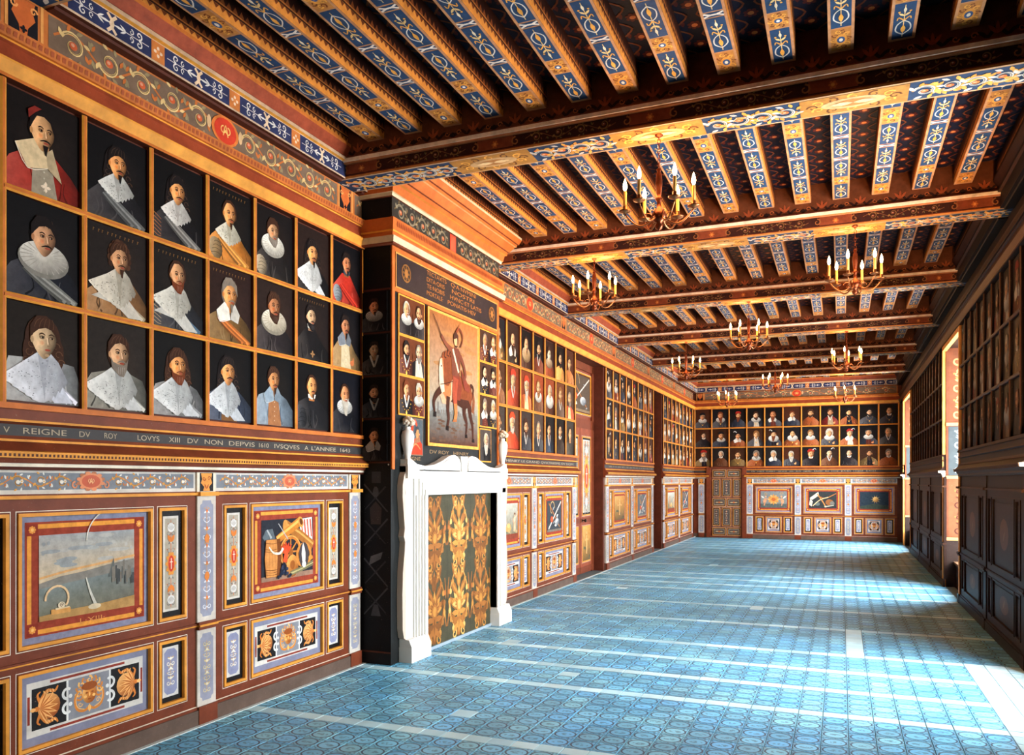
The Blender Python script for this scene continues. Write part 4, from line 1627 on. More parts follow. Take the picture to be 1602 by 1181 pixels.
def emb_sea(P, a, b, c, d):           # harbour under grey sky with a snail
    w, h = b - a, d - c
    P.face([(a, c + h * .42, P.base + 5 * P.eps), (b, c + h * .5, P.base + 5 * P.eps), (b, d, P.base + 5 * P.eps), (a, d, P.base + 5 * P.eps)], [(206, 184, 150), (208, 180, 140), (150, 156, 158), (164, 166, 166)])
    P.face([(a, c, P.base + 5 * P.eps), (b, c, P.base + 5 * P.eps), (b, c + h * .52, P.base + 5 * P.eps), (a, c + h * .44, P.base + 5 * P.eps)], [(120, 116, 96), (110, 104, 86), (112, 122, 122), (128, 140, 140)])
    r = random.Random(3)
    for k in range(26):
        x, y = a + w * r.random(), c + h * r.uniform(.6, .98)
        P.ell(x, y, w * r.uniform(.04, .1) if a + .1 * w < x < b - .1 * w else .01, h * .025, r.choice([(168, 170, 168), (152, 157, 158), (176, 174, 168)]), 6, 12)
    P.stroke([(a, c + h * .5), (a + w * .3, c + h * .56), (a + w * .6, c + h * .6), (b, c + h * .66)], .012, .014, (214, 164, 108), 7)
    P.poly([(a, c + h * .44), (a + w * .2, c + h * .5), (a + w * .45, c + h * .53), (a + w * .7, c + h * .58), (b, c + h * .62), (b, c + h * .5), (a, c + h * .38)], (132, 128, 120), 7)
    P.poly([(a, c), (b, c), (b, c + h * .14), (a + w * .6, c + h * .1), (a + w * .3, c + h * .09), (a, c + h * .06)], (178, 138, 84), 8)
    for k in range(14):
        x, y = a + w * (.74 + .018 * k), c + h * (.3 + .15 * r.random())
        P.rect(x, x + w * .02, y, y + h * r.uniform(.1, .2), r.choice([(96, 96, 92), (120, 114, 104), (74, 76, 76)]), 9)
    P.poly([(a + w * .7, c + h * .42), (a + w * .76, c + h * .66), (a + w * .78, c + h * .42)], (92, 96, 94), 9)
    P.stroke([(a + w * .46, c + h * .45), (a + w * .5, c + h * .28), (a + w * .56, c + h * .1)], .006, .02, (198, 196, 184), 10)
    P.ell(a + w * .55, c + h * .08, w * .07, h * .035, (206, 190, 160), 10, 10)
    P.stroke(spiral(a + w * .17, c + h * .24, w * .115, .62, -1, PI * 1.02, 12, .95), .012, .012, (224, 190, 146), 10)
    P.stroke(spiral(a + w * .75, c + h * .88, w * .3, .24, 1, PI * .5, 12, .95), .007, .007, (212, 206, 196), 10)
    P.ell(a + w * .21, c + h * .16, .022, .018, (222, 208, 180), 11, 10)
    P.stroke(spiral(a + w * .21, c + h * .16, .014, 1.5, 1, 0, 10, .1), .003, .003, (120, 96, 70), 12)
    P.stroke([(a + w * .15, c + h * .12), (a + w * .29, c + h * .125)], .01, .006, (214, 190, 150), 11)
    P.rect(a + w * .11, a + w * .3, c + h * .06, c + h * .12, (206, 150, 84), 10)


def barrel(P, x, y, w, h, ly, lit=(206, 138, 74), dk=(120, 66, 30)):
    P.poly([(x - w * .42, y), (x + w * .42, y), (x + w * .5, y + h * .5), (x + w * .42, y + h), (x - w * .42, y + h), (x - w * .5, y + h * .5)], dk, ly)
    P.poly([(x - w * .4, y + .003), (x + w * .2, y + .003), (x + w * .26, y + h * .5), (x + w * .2, y + h - .003), (x - w * .4, y + h - .003), (x - w * .48, y + h * .5)], lit, ly + 1)
    for f in (.08, .14, .2, .68, .74, .9):
        P.stroke([(x - w * .45, y + h * f + .004), (x, y + h * f - .006), (x + w * .45, y + h * f + .004)], .004, .004, (110, 62, 30), ly + 2)
    for k in range(4):
        P.stroke([(x - w * .36 + k * w * .17, y + .01), (x - w * .42 + k * w * .19, y + h * .5), (x - w * .36 + k * w * .17, y + h - .01)], .002, .002, (150, 92, 46), ly + 2)


def emb_arms(P, a, b, c, d):          # cannon, powder barrel, wheel and flag on dark ground
    w, h = b - a, d - c
    P.rect(a, b, c, d, (42, 44, 52), 5)
    P.rect(a, b, c, c + h * .08, (150, 116, 96), 6)
    X, Y = lambda f: a + w * f, lambda f: c + h * f
    P.poly([(X(.7), Y(.98)), (X(.98), Y(1.0)), (X(.99), Y(.6)), (X(.86), Y(.66)), (X(.76), Y(.7))], (222, 216, 206), 6)
    for k in range(4):
        P.stroke([(X(.76 + .06 * k), Y(.97)), (X(.79 + .06 * k), Y(.66))], .016, .014, (206, 84, 60), 7)
    P.poly([(X(.02), Y(.72)), (X(.08), Y(.84)), (X(.2), Y(.85)), (X(.26), Y(.66)), (X(.1), Y(.6))], (96, 106, 112), 6)
    P.stroke([(X(.1), Y(.84)), (X(.18), Y(.7))], .012, .02, (176, 180, 180), 7)
    P.stroke([(X(.44), Y(.9)), (X(.72), Y(.72)), (X(1.0), Y(.5))], .08, .075, (168, 106, 48), 7)
    P.stroke([(X(.44), Y(.92)), (X(.72), Y(.75)), (X(1.0), Y(.53))], .016, .016, (222, 160, 84), 8)
    P.ell(X(.44), Y(.88), .03, .05, (206, 142, 68), 8, 12)
    P.stroke([(X(.28), Y(.66)), (X(.5), Y(.8)), (X(.74), Y(.95))], .06, .075, (196, 122, 48), 9)
    P.stroke([(X(.27), Y(.69)), (X(.5), Y(.83)), (X(.72), Y(.965))], .02, .022, (238, 178, 92), 10)
    P.ell(X(.74), Y(.93), .032, .045, (222, 150, 70), 11, 12, .5)
    P.ell(X(.745), Y(.935), .018, .028, (110, 60, 26), 12, 10, .5)
    P.stroke([(X(.3), Y(.93)), (X(.48), Y(.66))], .008, .008, (170, 172, 176), 13)
    cx, cy = X(.54), Y(.44)
    P.stroke(spiral(cx, cy, .115, 1.0, 1, 0, 24, 1.0), .03, .03, (196, 118, 50), 10)
    P.stroke(spiral(cx, cy, .122, 1.0, 1, 0, 24, 1.0), .006, .006, (238, 178, 96), 11)
    for k in range(8):
        an = k * PI / 4
        P.stroke([(cx, cy), (cx + .1 * math.cos(an), cy + .1 * math.sin(an))], .014, .012, (206, 132, 60), 10)
    P.ell(cx, cy, .028, .028, (150, 86, 36), 12, 10)
    P.ell(X(.57), Y(.2), .075, .085, (196, 122, 54), 13, 16, 0, ((230, 162, 84), (130, 72, 30), PI * .7))
    P.ell(X(.57), Y(.22), .03, .035, (150, 86, 36), 14, 12)
    P.stroke(spiral(X(.8), Y(.36), .085, 1.0, 1, 0, 20, 1.0), .028, .028, (196, 126, 58), 13)
    P.ell(X(.8), Y(.36), .062, .1, (70, 62, 64), 14, 14)
    P.leaf(X(.8), Y(.16), PI / 2 + .06, .19, .05, (216, 206, 200), 15)
    P.ell(X(.8), Y(.2), .026, .026, (222, 214, 206), 16, 10)
    P.ell(X(.94), Y(.3), .03, .02, (214, 140, 60), 14, 8)
    barrel(P, X(.2), Y(.06), .19, h * .62, 14)
    P.stroke([(X(.12), Y(.56)), (X(.2), Y(.46)), (X(.32), Y(.44)), (X(.38), Y(.52))], .01, .024, (224, 214, 196), 18)
    for k in range(5):
        P.leaf(X(.44), Y(.4), PI / 2 + (k - 2) * .35, .1, .03, (222, 74, 40), 17)
    P.stroke([(X(.42), Y(.28)), (X(.45), Y(.46))], .05, .04, (214, 80, 44), 17)
    for k in range(26):
        r = random.Random(k)
        f = k / 26
        P.ell(X(.4 + (r.random() - .5) * .3 * (1 - f)), Y(.04 + f * .22), .015, .014, (30, 34, 50) if k % 3 else (52, 58, 80), 18, 8)
    for k in range(3):
        P.stroke([(X(.52), Y(.05 + .025 * k)), (X(.76), Y(.1 + .03 * k)), (X(.99), Y(.17 + .035 * k))], .012, .012, (176, 166, 116) if k % 2 else (120, 112, 80), 14)


def emb_figures(P, a, b, c, d):       # pale landscape with two nude figures
    w, h = b - a, d - c
    P.face([(a, c, P.base + 5 * P.eps), (b, c, P.base + 5 * P.eps), (b, d, P.base + 5 * P.eps), (a, d, P.base + 5 * P.eps)], [(104, 92, 60), (96, 92, 64), (176, 178, 168), (190, 186, 170)])
    P.rect(a, b, c, c + h * .14, (128, 62, 44), 6)
    for k in range(16):
        r = random.Random(k + 40)
        P.ell(a + w * r.uniform(.05, .95), c + h * r.uniform(.18, .4), w * .05, h * .05, r.choice([(110, 112, 80), (140, 130, 100), (168, 150, 110)]), 6, 8)
    for x, sk, s in ((.26, (206, 140, 96), 1), (.82, (224, 186, 150), .9)):
        cx = a + w * x
        y0 = c + h * .2
        P.stroke([(cx - .02, y0), (cx - .012, y0 + h * .28 * s)], .026, .04, sk, 8)
        P.stroke([(cx + .025, y0 + .01), (cx + .01, y0 + h * .28 * s)], .026, .04, mul(sk, .86), 8)
        P.ell(cx, y0 + h * .36 * s, .036, h * .12 * s, sk, 9, 12, 0, (mix(sk, WHITE, .2), mul(sk, .7), 2.4))
        P.ell(cx, y0 + h * .53 * s, .019, .025, sk, 10, 10)
        P.ell(cx, y0 + h * .56 * s, .022, .016, (110, 66, 40), 11, 9)
        P.stroke([(cx + .02, y0 + h * .44 * s), (cx + .07, y0 + h * .5 * s), (cx + .1, y0 + h * .62 * s)], .018, .014, sk, 9)
        P.stroke([(cx - .02, y0 + h * .44 * s), (cx - .06, y0 + h * .36 * s), (cx - .04, y0 + h * .28 * s)], .018, .014, mul(sk, .9), 9)
    P.ell(a + w * .48, c + h * .3, w * .16, h * .09, (206, 150, 90), 8, 12)
    P.ell(a + w * .5, c + h * .38, w * .09, h * .07, (214, 170, 110), 9, 12)


def emb_trophy(P, a, b, c, d, seed=0, bg=(58, 64, 70)):      # crossed staffs and arms on slate ground
    w, h = b - a, d - c
    r = random.Random(seed)
    P.rect(a, b, c, d, bg, 5)
    P.rect(a, b, c, c + h * .07, mix(bg, (200, 170, 130), .4), 6)
    P.stroke([(a + w * .08, c + h * .1), (a + w * .95, c + h * .95)], .026, .026, (226, 214, 196), 9)
    P.stroke([(a + w * .1, c + h * .92), (a + w * .5, c + h * .5), (a + w * .86, c + h * .12)], .02, .02, (176, 112, 60), 8)
    P.stroke(spiral(a + w * .34, c + h * .76, w * .16, .7, 1, 0, 12, .8), .014, .014, (206, 170, 110), 8)
    P.ell(a + w * .66, c + h * .3, w * .14, h * .12, (140, 146, 150), 10, 12, 0, ((214, 214, 210), (80, 84, 90), 2.4))
    P.ell(a + w * .3, c + h * .4, w * .1, h * .1, (196, 84, 50), 10, 10)
    for k in range(7):
        x, y = a + w * r.uniform(.1, .9), c + h * r.uniform(.12, .9)
        P.leaf(x if x < b - .1 else x - .1, y, r.uniform(-.8, .8) if x < (a + b) / 2 else PI + r.uniform(-.8, .8), .09, .03, r.choice([(206, 120, 60), (226, 220, 206), (150, 156, 160), (186, 140, 70)]), 11)


def emb_sunset(P, a, b, c, d):        # figure in orange glow over green ground
    w, h = b - a, d - c
    P.face([(a, c, P.base + 5 * P.eps), (b, c, P.base + 5 * P.eps), (b, d, P.base + 5 * P.eps), (a, d, P.base + 5 * P.eps)], [(110, 84, 50), (90, 80, 60), (196, 140, 70), (206, 160, 96)])
    for k in range(8):
        r = random.Random(k + 9)
        P.ell(a + w * (.12 + .76 * r.random()), c + h * r.uniform(.1, .5), w * .07, h * .05, r.choice([(206, 110, 50), (130, 96, 50), (84, 84, 66)]), 6, 8)
    P.stroke([(a + w * .48, c + h * .2), (a + w * .5, c + h * .75)], .05, .06, (226, 170, 110), 8)
    P.ell(a + w * .5, c + h * .82, .022, .028, (222, 168, 116), 9, 10)
    for sg in (-1, 1):
        P.stroke([(a + w * .5, c + h * .7), (a + w * (.5 + sg * .18), c + h * .6), (a + w * (.5 + sg * .3), c + h * .76)], .022, .016, (222, 160, 100), 8)


def emb_cupids(P, a, b, c, d):        # two cupids beside a golden crest
    w, h = b - a, d - c
    P.rect(a, b, c, d, (126, 132, 130), 5)
    P.rect(a, b, c, c + h * .25, (88, 96, 92), 6)
    for k in range(12):
        an = 2 * PI * k / 12
        P.leaf(a + w * .5 + .06 * math.cos(an), c + h * .5 + .05 * math.sin(an), an, .1, .05, (206, 138, 64) if k % 2 else (226, 170, 96), 7)
    P.ell(a + w * .5, c + h * .5, .1, .09, (214, 150, 76), 8, 14)
    P.ell(a + w * .5, c + h * .5, .06, .05, (190, 100, 50), 9, 12)
    for sg in (-1, 1):
        cx = a + w * (.5 + sg * .33)
        P.ell(cx, c + h * .42, .045, .075, (206, 150, 112), 8, 12, .3 * sg)
        P.ell(cx - sg * .02, c + h * .68, .026, .03, (216, 162, 122), 9, 10)
        P.stroke([(cx - .02, c + h * .12), (cx, c + h * .32)], .03, .04, (196, 140, 104), 8)
        P.stroke([(cx, c + h * .52), (cx - sg * .1, c + h * .55)], .022, .018, (206, 150, 112), 9)
        P.leaf(cx + sg * .01, c + h * .56, PI / 2 - sg * .9, .12, .045, (210, 206, 196), 7)
        P.stroke(spiral(a + w * (.5 + sg * .3), c + h * .86, .04, 1, sg, 0, 10, .3), .014, .01, (196, 150, 90), 8)


def emb_tools(P, a, b, c, d):         # instruments and pale sheets on dark ground
    w, h = b - a, d - c
    P.rect(a, b, c, d, (52, 54, 54), 5)
    X, Y = lambda f: a + w * f, lambda f: c + h * f
    P.poly([(X(.02), Y(.6)), (X(.34), Y(.98)), (X(.36), Y(.76)), (X(.12), Y(.5))], (206, 196, 176), 7)
    P.poly([(X(.0), Y(.2)), (X(.04), Y(.58)), (X(.14), Y(.4)), (X(.1), Y(.1))], (190, 182, 166), 7)
    P.stroke([(X(.3), Y(.86)), (X(.5), Y(.4)), (X(.62), Y(.05))], .03, .026, (196, 130, 70), 9)
    P.stroke([(X(.36), Y(.7)), (X(.6), Y(.6)), (X(.98), Y(.88))], .024, .02, (170, 110, 58), 9)
    P.stroke([(X(.14), Y(.14)), (X(.4), Y(.5)), (X(.7), Y(.66))], .02, .02, (222, 190, 140), 10)
    P.ell(X(.74), Y(.36), .1, .08, (140, 88, 50), 8, 14)
    P.ell(X(.84), Y(.3), .06, .06, (110, 106, 98), 9, 12)
    P.ell(X(.3), Y(.26), .07, .05, (96, 104, 100), 8, 12)
    P.stroke([(X(.56), Y(.1)), (X(.9), Y(.18))], .03, .02, (176, 170, 150), 9)


def emb_orb(P, a, b, c, d):           # golden orb on deep blue
    w, h = b - a, d - c
    P.rect(a, b, c, d, (44, 56, 66), 5)
    for k in range(10):
        an = 2 * PI * k / 10
        P.leaf(a + w * .55, c + h * .55, an, .12, .03, (120, 106, 76), 6)
    P.ell(a + w * .55, c + h * .55, .07, .07, (206, 156, 84), 7, 14, 0, ((232, 190, 120), (130, 88, 44), 2.2))
    P.poly([(a, c), (b, c), (b, c + h * .2), (a + w * .5, c + h * .3), (a, c + h * .15)], (60, 70, 60), 6)


_wm = {}


def cached(key, fn, *a):
    if key not in _wm:
        _wm[key] = fn(*a)
    return _wm[key]


UP = (.725, 1.43)
LO = (.19, .598)


def wainscot(uc, pw, Mf, emb, label, group, p=PAL, end_pil=False, start_pil=True, narrow=True, lower3=False, roman=None):
    """one bay; Mf(u) gives the frame of the wall at u"""
    M = Mf(uc)
    t = thing('wainscot_panelling', M, label, 'panelling', group)
    if narrow:
        bw = pw - .88
        rects = [(-bw / 2, bw / 2, *UP), (-bw / 2 - .27, -bw / 2 - .05, *UP), (bw / 2 + .05, bw / 2 + .27, *UP),
                 (-bw / 2, bw / 2, *LO), (-bw / 2 - .27, -bw / 2 - .05, *LO), (bw / 2 + .05, bw / 2 + .27, *LO)]
    else:
        bw = pw - .32
        lw = bw * .42
        rects = [(-bw / 2, bw / 2, *UP), (-lw / 2, lw / 2, *LO), (-bw / 2, -bw / 2 + .2, *LO), (bw / 2 - .2, bw / 2, *LO)]
    pk = 'L' if p is PAL else 'R'
    link('panel_frame', cached(('frame', pw, narrow, pk), frame_part, pw, rects, p), t, M)
    mb = MB()
    mb.box(-pw / 2 - PH, pw / 2 - PH, 0, .1, 0, .045, (98, 80, 70) if p is PAL else p['dark'])
    link('skirting_board', cached(('skirt', pw, pk), lambda: mb.mesh('skirting_board', M_WOOD)), t, M)
    off = Matrix.Translation
    w, h = rects[0][1] - rects[0][0] - .036, UP[1] - UP[0] - .036
    if p is PAL:
        E = MB(.0008 if uc < 8 else .0011)
        q = emblem_border(E, w, h)
        emb(E, *q)
        e = put('emblem_painting', E, M_OIL, t, M @ off((0, UP[0] + .018, .003)))
        if roman:
            lettering([(roman, -.06, .1, .062)], .03, M @ off((0, UP[0] + .018, .0105)), e, (214, 140, 80))
        link('frieze_panel', cached(('fz', pw), frieze_small, pw - .165), t, M)
        for r in rects[1:]:
            w, h = r[1] - r[0] - .036, r[3] - r[2] - .036
            c = (r[0] + r[1]) / 2
            if r[2] > .5:
                me = cached(('ou', round(w, 3)), orn_up, w, h)
            elif w > .3:
                me = cached(('mp', round(w, 3)), mask_panel, w, h)
            else:
                me = cached(('ol', round(w, 3)), orn_low, w, h)
            link(me.name.split('.')[0], me, t, M @ off((c, r[2] + .018, .003)))
    else:
        for r in rects:
            mb2 = MB()
            ww, hh = r[1] - r[0], r[3] - r[2]
            key = ('dark', round(ww, 3), round(hh, 3))

            def dk():  # sunk panels in the same shade-darkened tones
                mb2.box(-ww / 2, ww / 2, 0, hh, 0, .004, (34, 22, 18))
                mb2.box(-ww / 2 + .05, ww / 2 - .05, .05, hh - .05, .003, .012, (44, 27, 21))
                mb2.base = .012
                if ww > .3:
                    mb2.ell(0, hh / 2, ww * .2, hh * .22, (96, 60, 38), 1, 12)
                    mb2.leaf(-.05, hh * .4, .8, .14, .04, (124, 90, 58), 2)
                else:
                    candelabrum(mb2, 0, .08, hh - .08, ww * .4, ((84, 66, 50), (110, 70, 44), (96, 80, 60)), 1, .06)
                return mb2.mesh('sunk_panel', M_WOOD)
            link('sunk_panel', cached(key, dk), t, M @ off(((r[0] + r[1]) / 2, r[2], .003)))
        mb3 = MB()

        def fzr():
            mb3.box(-pw / 2 - PH, pw / 2 - PH, 1.53, 1.66, 0, .02, p['dark'])
            return mb3.mesh('frieze_panel', M_WOOD)
        link('frieze_panel', cached(('fzr', pw), fzr), t, M)
    pil = cached(('pil', pk), pilaster, .165, p)
    if start_pil:
        link('pilaster', pil, t, M @ off((-pw / 2, 0, 0)))
    if end_pil:
        link('pilaster', pil, t, M @ off((pw / 2, 0, 0)))
    return t


G = 'painted wainscot bays'
wainscot(1.48, 1.74, FL, emb_cupids, 'painted wainscot bay nearest the viewer at the left edge', G)
wainscot(3.22, 1.74, FL, emb_sea, 'painted wainscot bay with grey harbour and snail picture', G, roman='L·XIII·')
wainscot(4.96, 1.74, FL, emb_arms, 'painted wainscot bay with cannon, barrel and wheel picture beside fireplace', G, end_pil=False)
mbp = MB()
link('pilaster', cached(('pil', 'L'), pilaster, .165, PAL), wall_left, FL(5.83))
wainscot(9.31, 1.76, FL, emb_figures, 'painted wainscot bay with pale figures picture, right of the fireplace', G)
wainscot(11.07, 1.76, FL, emb_trophy, 'painted wainscot bay with white staff on dark ground, beside the first door', G, end_pil=True)
wainscot(14.81, 1.85, FL, emb_sunset, 'painted wainscot bay with orange figure picture, just past the first door', G)
wainscot(16.66, 1.85, FL, lambda P, *q: emb_trophy(P, *q, seed=5, bg=(96, 104, 110)), 'painted wainscot bay with slate-ground trophy picture, before the second doorway', G, end_pil=True)
wainscot(19.8, 1.95, FL, lambda P, *q: emb_figures(P, *q), 'painted wainscot bay with pale figures, just past the second doorway', G)
wainscot(21.75, 1.95, FL, lambda P, *q: emb_trophy(P, *q, seed=8, bg=(70, 80, 90)), 'painted wainscot bay with blue-grey trophy picture in the far left corner', G, end_pil=True)
wainscot(-1.7175, 1.265, FB, emb_cupids, 'end-wall wainscot bay with cupids and golden crest, beside the small door', G, narrow=False)
wainscot(-.4525, 1.265, FB, emb_tools, 'end-wall wainscot bay with instruments and pale sheets picture', G, narrow=False)
wainscot(.8125, 1.265, FB, emb_orb, 'end-wall wainscot bay with golden orb picture, by the right corner', G, narrow=False)
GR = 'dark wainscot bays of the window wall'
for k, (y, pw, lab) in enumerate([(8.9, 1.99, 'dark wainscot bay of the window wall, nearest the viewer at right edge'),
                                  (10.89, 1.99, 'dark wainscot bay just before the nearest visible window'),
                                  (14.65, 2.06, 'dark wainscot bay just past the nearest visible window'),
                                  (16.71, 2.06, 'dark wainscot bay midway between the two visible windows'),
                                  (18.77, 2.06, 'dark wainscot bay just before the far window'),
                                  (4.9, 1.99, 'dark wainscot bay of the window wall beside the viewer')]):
    wainscot(y, pw, FR, None, lab, GR, p=PAL_SHADE, end_pil=k in (0, 2, 5))

# ------------------------------------------------------------------ portrait grids
def batten_mesh(ln, p, across=False):
    P = MB()
    w = BAT / 2
    if across:
        P.prism([(-w, 0), (-w, .036), (-w + .01, .044), (w - .01, .044), (w, .036), (w, 0)], 0, ln, 'u', [p['dark'], p['gold'], p['orange'], p['gold'], p['dark'], p['dark']])
    else:
        P.prism([(-w, 0), (-w, .034), (-w + .01, .042), (w - .01, .042), (w, .034), (w, 0)], 0, ln, 'v', [p['dark'], p['gold'], p['orange'], p['gold'], p['dark'], p['dark']])
    return P.mesh('batten', M_WOOD)


def grid(Mf, us, wall, p=PAL):
    """battens of a portrait grid: uprights at us, rails at the four row lines"""
    off = Matrix.Translation
    v = cached(('bv', id(p)), batten_mesh, 3 * ROW_H, p)
    for u in us:
        link('batten', v, wall, Mf(u) @ off((0, V_BOT - .0, 0)))
    ln = abs(us[-1] - us[0])
    h = cached(('bh', id(p), round(ln, 3)), batten_mesh, ln, p, True)
    for k in (1, 2):
        link('batten', h, wall, Mf(us[0]) @ off((0, V_BOT + k * ROW_H, .001)))


def cell(Mf, u, row):
    return Mf(u) @ Matrix.Translation((0, V_BOT + (2 - row) * ROW_H + BAT / 2, .014))


DIV = [2.705 + .4645 * k for k in range(8)]
grid(FL, DIV, wall_left)
W1 = (214, 210, 204)
GL = (196, 200, 202)
S_ORANGE = (244, 150, 74)
S_PALE = (216, 176, 132)
near_set = {
    (0, 0): (dict(coat=(158, 40, 30), gown=(150, 138, 118), hair='black', style='bald', skull=(126, 40, 32), beard='goatee', collar='square', cc=(216, 190, 148), hx=-.02, hy=.66, s=1.12, cross=(226, 206, 180)),
             'red-robed cleric with skullcap and square collar, upper left corner of near wall'),
    (0, 1): (dict(coat=(34, 32, 36), sash=(116, 116, 114), hair='black', style='long', beard='goatee', collar='lace', cc=(206, 204, 196), hx=.0, hy=.67, skin=S_ORANGE, bg=(12, 11, 13)), 'black-haired man in lace collar and silver sash, beside the red-robed cleric'),
    (0, 2): (dict(coat=(22, 20, 24), stripe=(150, 96, 60), sash=(132, 128, 122), hair='black', style='long', beard='moustache', collar='lace', cc=(214, 206, 196), hx=-.03, hy=.66, skin=S_ORANGE, bg=(10, 9, 10)), 'smiling long-haired man, lace collar, striped black coat, top row near wall'),
    (0, 3): (dict(coat=(206, 124, 44), sash=(226, 150, 70), armor=(150, 120, 80), hair='brown', style='bald', beard='goatee', collar='lace', cc=(206, 196, 170), hx=-.03, hy=.66, skin=S_ORANGE, bg=(14, 12, 12), title=1), 'balding man in orange armour with lace ruff, top row near wall'),
    (0, 4): (dict(coat=(30, 26, 26), armor=(170, 150, 120), hair='brown', style='short', beard='full', bhair='grey', collar='bigruff', cc=(226, 218, 200), hx=-.05, hy=.68, skin=(206, 140, 90), bg=(18, 14, 14)), 'grey-bearded man in huge white ruff and armour, top row near wall'),
    (0, 5): (dict(coat=(22, 19, 22), hair='black', style='long', beard='goatee', collar='cape', cc=(214, 212, 206), hx=-.02, hy=.62, skin=S_ORANGE, bg=(34, 22, 18), s=1.1), 'man with long black curls and scalloped collar, top row near wall'),
    (0, 6): (dict(coat=(176, 44, 30), armor=(130, 136, 140), sash=(196, 52, 36), hair='black', style='short', beard='goatee', collar='stand', cc=(60, 70, 80), hx=-.0, hy=.68, skin=(206, 110, 60), bg=(14, 12, 14)), 'dark man in vivid red sash, top row next to the chimney'),
    (1, 0): (dict(coat=(30, 32, 42), sash=(136, 136, 130), hair='black', style='short', beard='moustache', collar='bigruff', cc=(196, 190, 178), hx=.0, hy=.64, skin=(206, 140, 96), s=1.12, bg=(14, 13, 15)), 'dark-haired man in fluffy ruff and grey sash, left edge middle row'),
    (1, 1): (dict(coat=(150, 104, 62), sash=(196, 180, 150), hair='brown', style='curly', beard='goatee', collar='cape', cc=(206, 194, 172), hx=.03, hy=.66, skin=(206, 138, 90), bg=(30, 24, 22), title=1), 'curly-haired man in tan dress with lace cape, second in middle row'),
    (1, 2): (dict(coat=(44, 46, 52), stripe=(160, 140, 110), sash=(90, 118, 142), hair='brown', style='bald', beard='full', bhair='red', collar='cape', cc=(202, 196, 180), hx=-.03, hy=.68, skin=(222, 150, 96), bg=(24, 20, 18), title=1), 'balding man in long lace collar with blue sash, middle row near wall'),
    (1, 3): (dict(coat=(116, 84, 44), sash=(206, 116, 54), hair='grey', style='short', beard='goatee', collar='flat', cc=(226, 218, 204), hx=-.02, hy=.64, skin=S_ORANGE, bg=(38, 22, 18), s=1.14, title=1), 'grey-haired man with orange sash and flat collar, middle row near wall'),
    (1, 4): (dict(coat=(38, 32, 34), hair='brown', style='short', beard='full', collar='bigruff', cc=(206, 192, 166), hx=-.02, hy=.66, skin=(176, 96, 50), bg=(36, 24, 20), s=1.1), 'ruddy man in wide open ruff and dark gown, middle row near wall'),
    (1, 5): (dict(coat=(20, 17, 18), hair='black', style='short', beard='full', collar='stand', cc=(206, 196, 180), cross=(150, 110, 70), hx=-.06, hy=.68, skin=(226, 168, 120), bg=(26, 18, 16), title=1), 'pale dark-bearded man in black with small cross, middle row near wall'),
    (1, 6): (dict(coat=(150, 116, 72), gown=(196, 176, 140), hair='black', style='short', beard='goatee', collar='flat', cc=(120, 124, 130), hand=1, hx=-.04, hy=.7, skin=(186, 104, 60), bg=(16, 14, 16)), 'man in gold-grey doublet raising his hand, middle row next to chimney'),
    (2, 0): (dict(coat=(160, 162, 162), hair='brown', style='long', beard='none', collar='cape', cc=(216, 220, 230), hx=-.0, hy=.66, skin=S_PALE, s=1.2, sh=.5, sash=(222, 222, 232), bg=(30, 24, 20)), 'long-haired youth in broad white cloak, left edge bottom row'),
    (2, 1): (dict(coat=(124, 122, 112), sash=(186, 186, 176), hair='brown', style='short', beard='full', bhair='grey', collar='cape', cc=(208, 208, 202), hx=.02, hy=.64, skin=(216, 158, 112), s=1.14, sh=.44, bg=(36, 30, 26)), 'brown-haired man in scalloped white cape, second in bottom row'),
    (2, 2): (dict(coat=(132, 132, 132), sash=(170, 172, 172), hair='brown', style='long', beard='full', bhair='red', collar='cape', cc=(206, 208, 206), hx=-.02, hy=.63, skin=S_ORANGE, s=1.1, sh=.42, bg=(12, 11, 11)), 'orange-faced man in grey cloak and lace, bottom row near wall'),
    (2, 3): (dict(coat=(60, 70, 90), gown=(120, 84, 50), hair='black', style='long', beard='moustache', collar='cape', cc=GL, hx=-.06, hy=.66, skin=S_ORANGE, sh=.4, s=1.08, bg=(8, 7, 8)), 'laughing man with long black hair and scalloped collar, bottom row near wall'),
    (2, 4): (dict(coat=(124, 140, 154), gown=(156, 104, 66), hair='brown', style='short', beard='goatee', collar='flat', cc=(140, 156, 168), hx=-.03, hy=.66, skin=(206, 124, 62), sh=.48, bg=(8, 8, 9)), 'short-haired man in pale blue jerkin, bottom row near wall'),
    (2, 5): (dict(coat=(26, 25, 28), hair='brown', style='bald', beard='goatee', collar='stand', cc=(214, 208, 198), hx=-.04, hy=.66, skin=S_ORANGE, sh=.46, bg=(7, 6, 7), armor=(40, 40, 44)), 'balding man in glossy black jacket, bottom row near wall'),
    (2, 6): (dict(coat=(20, 20, 26), hair='brown', style='bald', beard='long', bhair='white', collar='ruff', cc=(216, 212, 202), hx=-.06, hy=.62, skin=(222, 128, 72), bg=(16, 16, 22)), 'white-bearded man in ruff, bottom row next to the chimney'),
}
for (r, c), (d, lab) in near_set.items():
    d['seed'] = r * 10 + c
    u = (DIV[c] + DIV[c + 1]) / 2
    hang(d, cell(FL, u, r), 'portrait of ' + lab if len(lab.split()) <= 14 else lab, 'portraits of the near left wall')

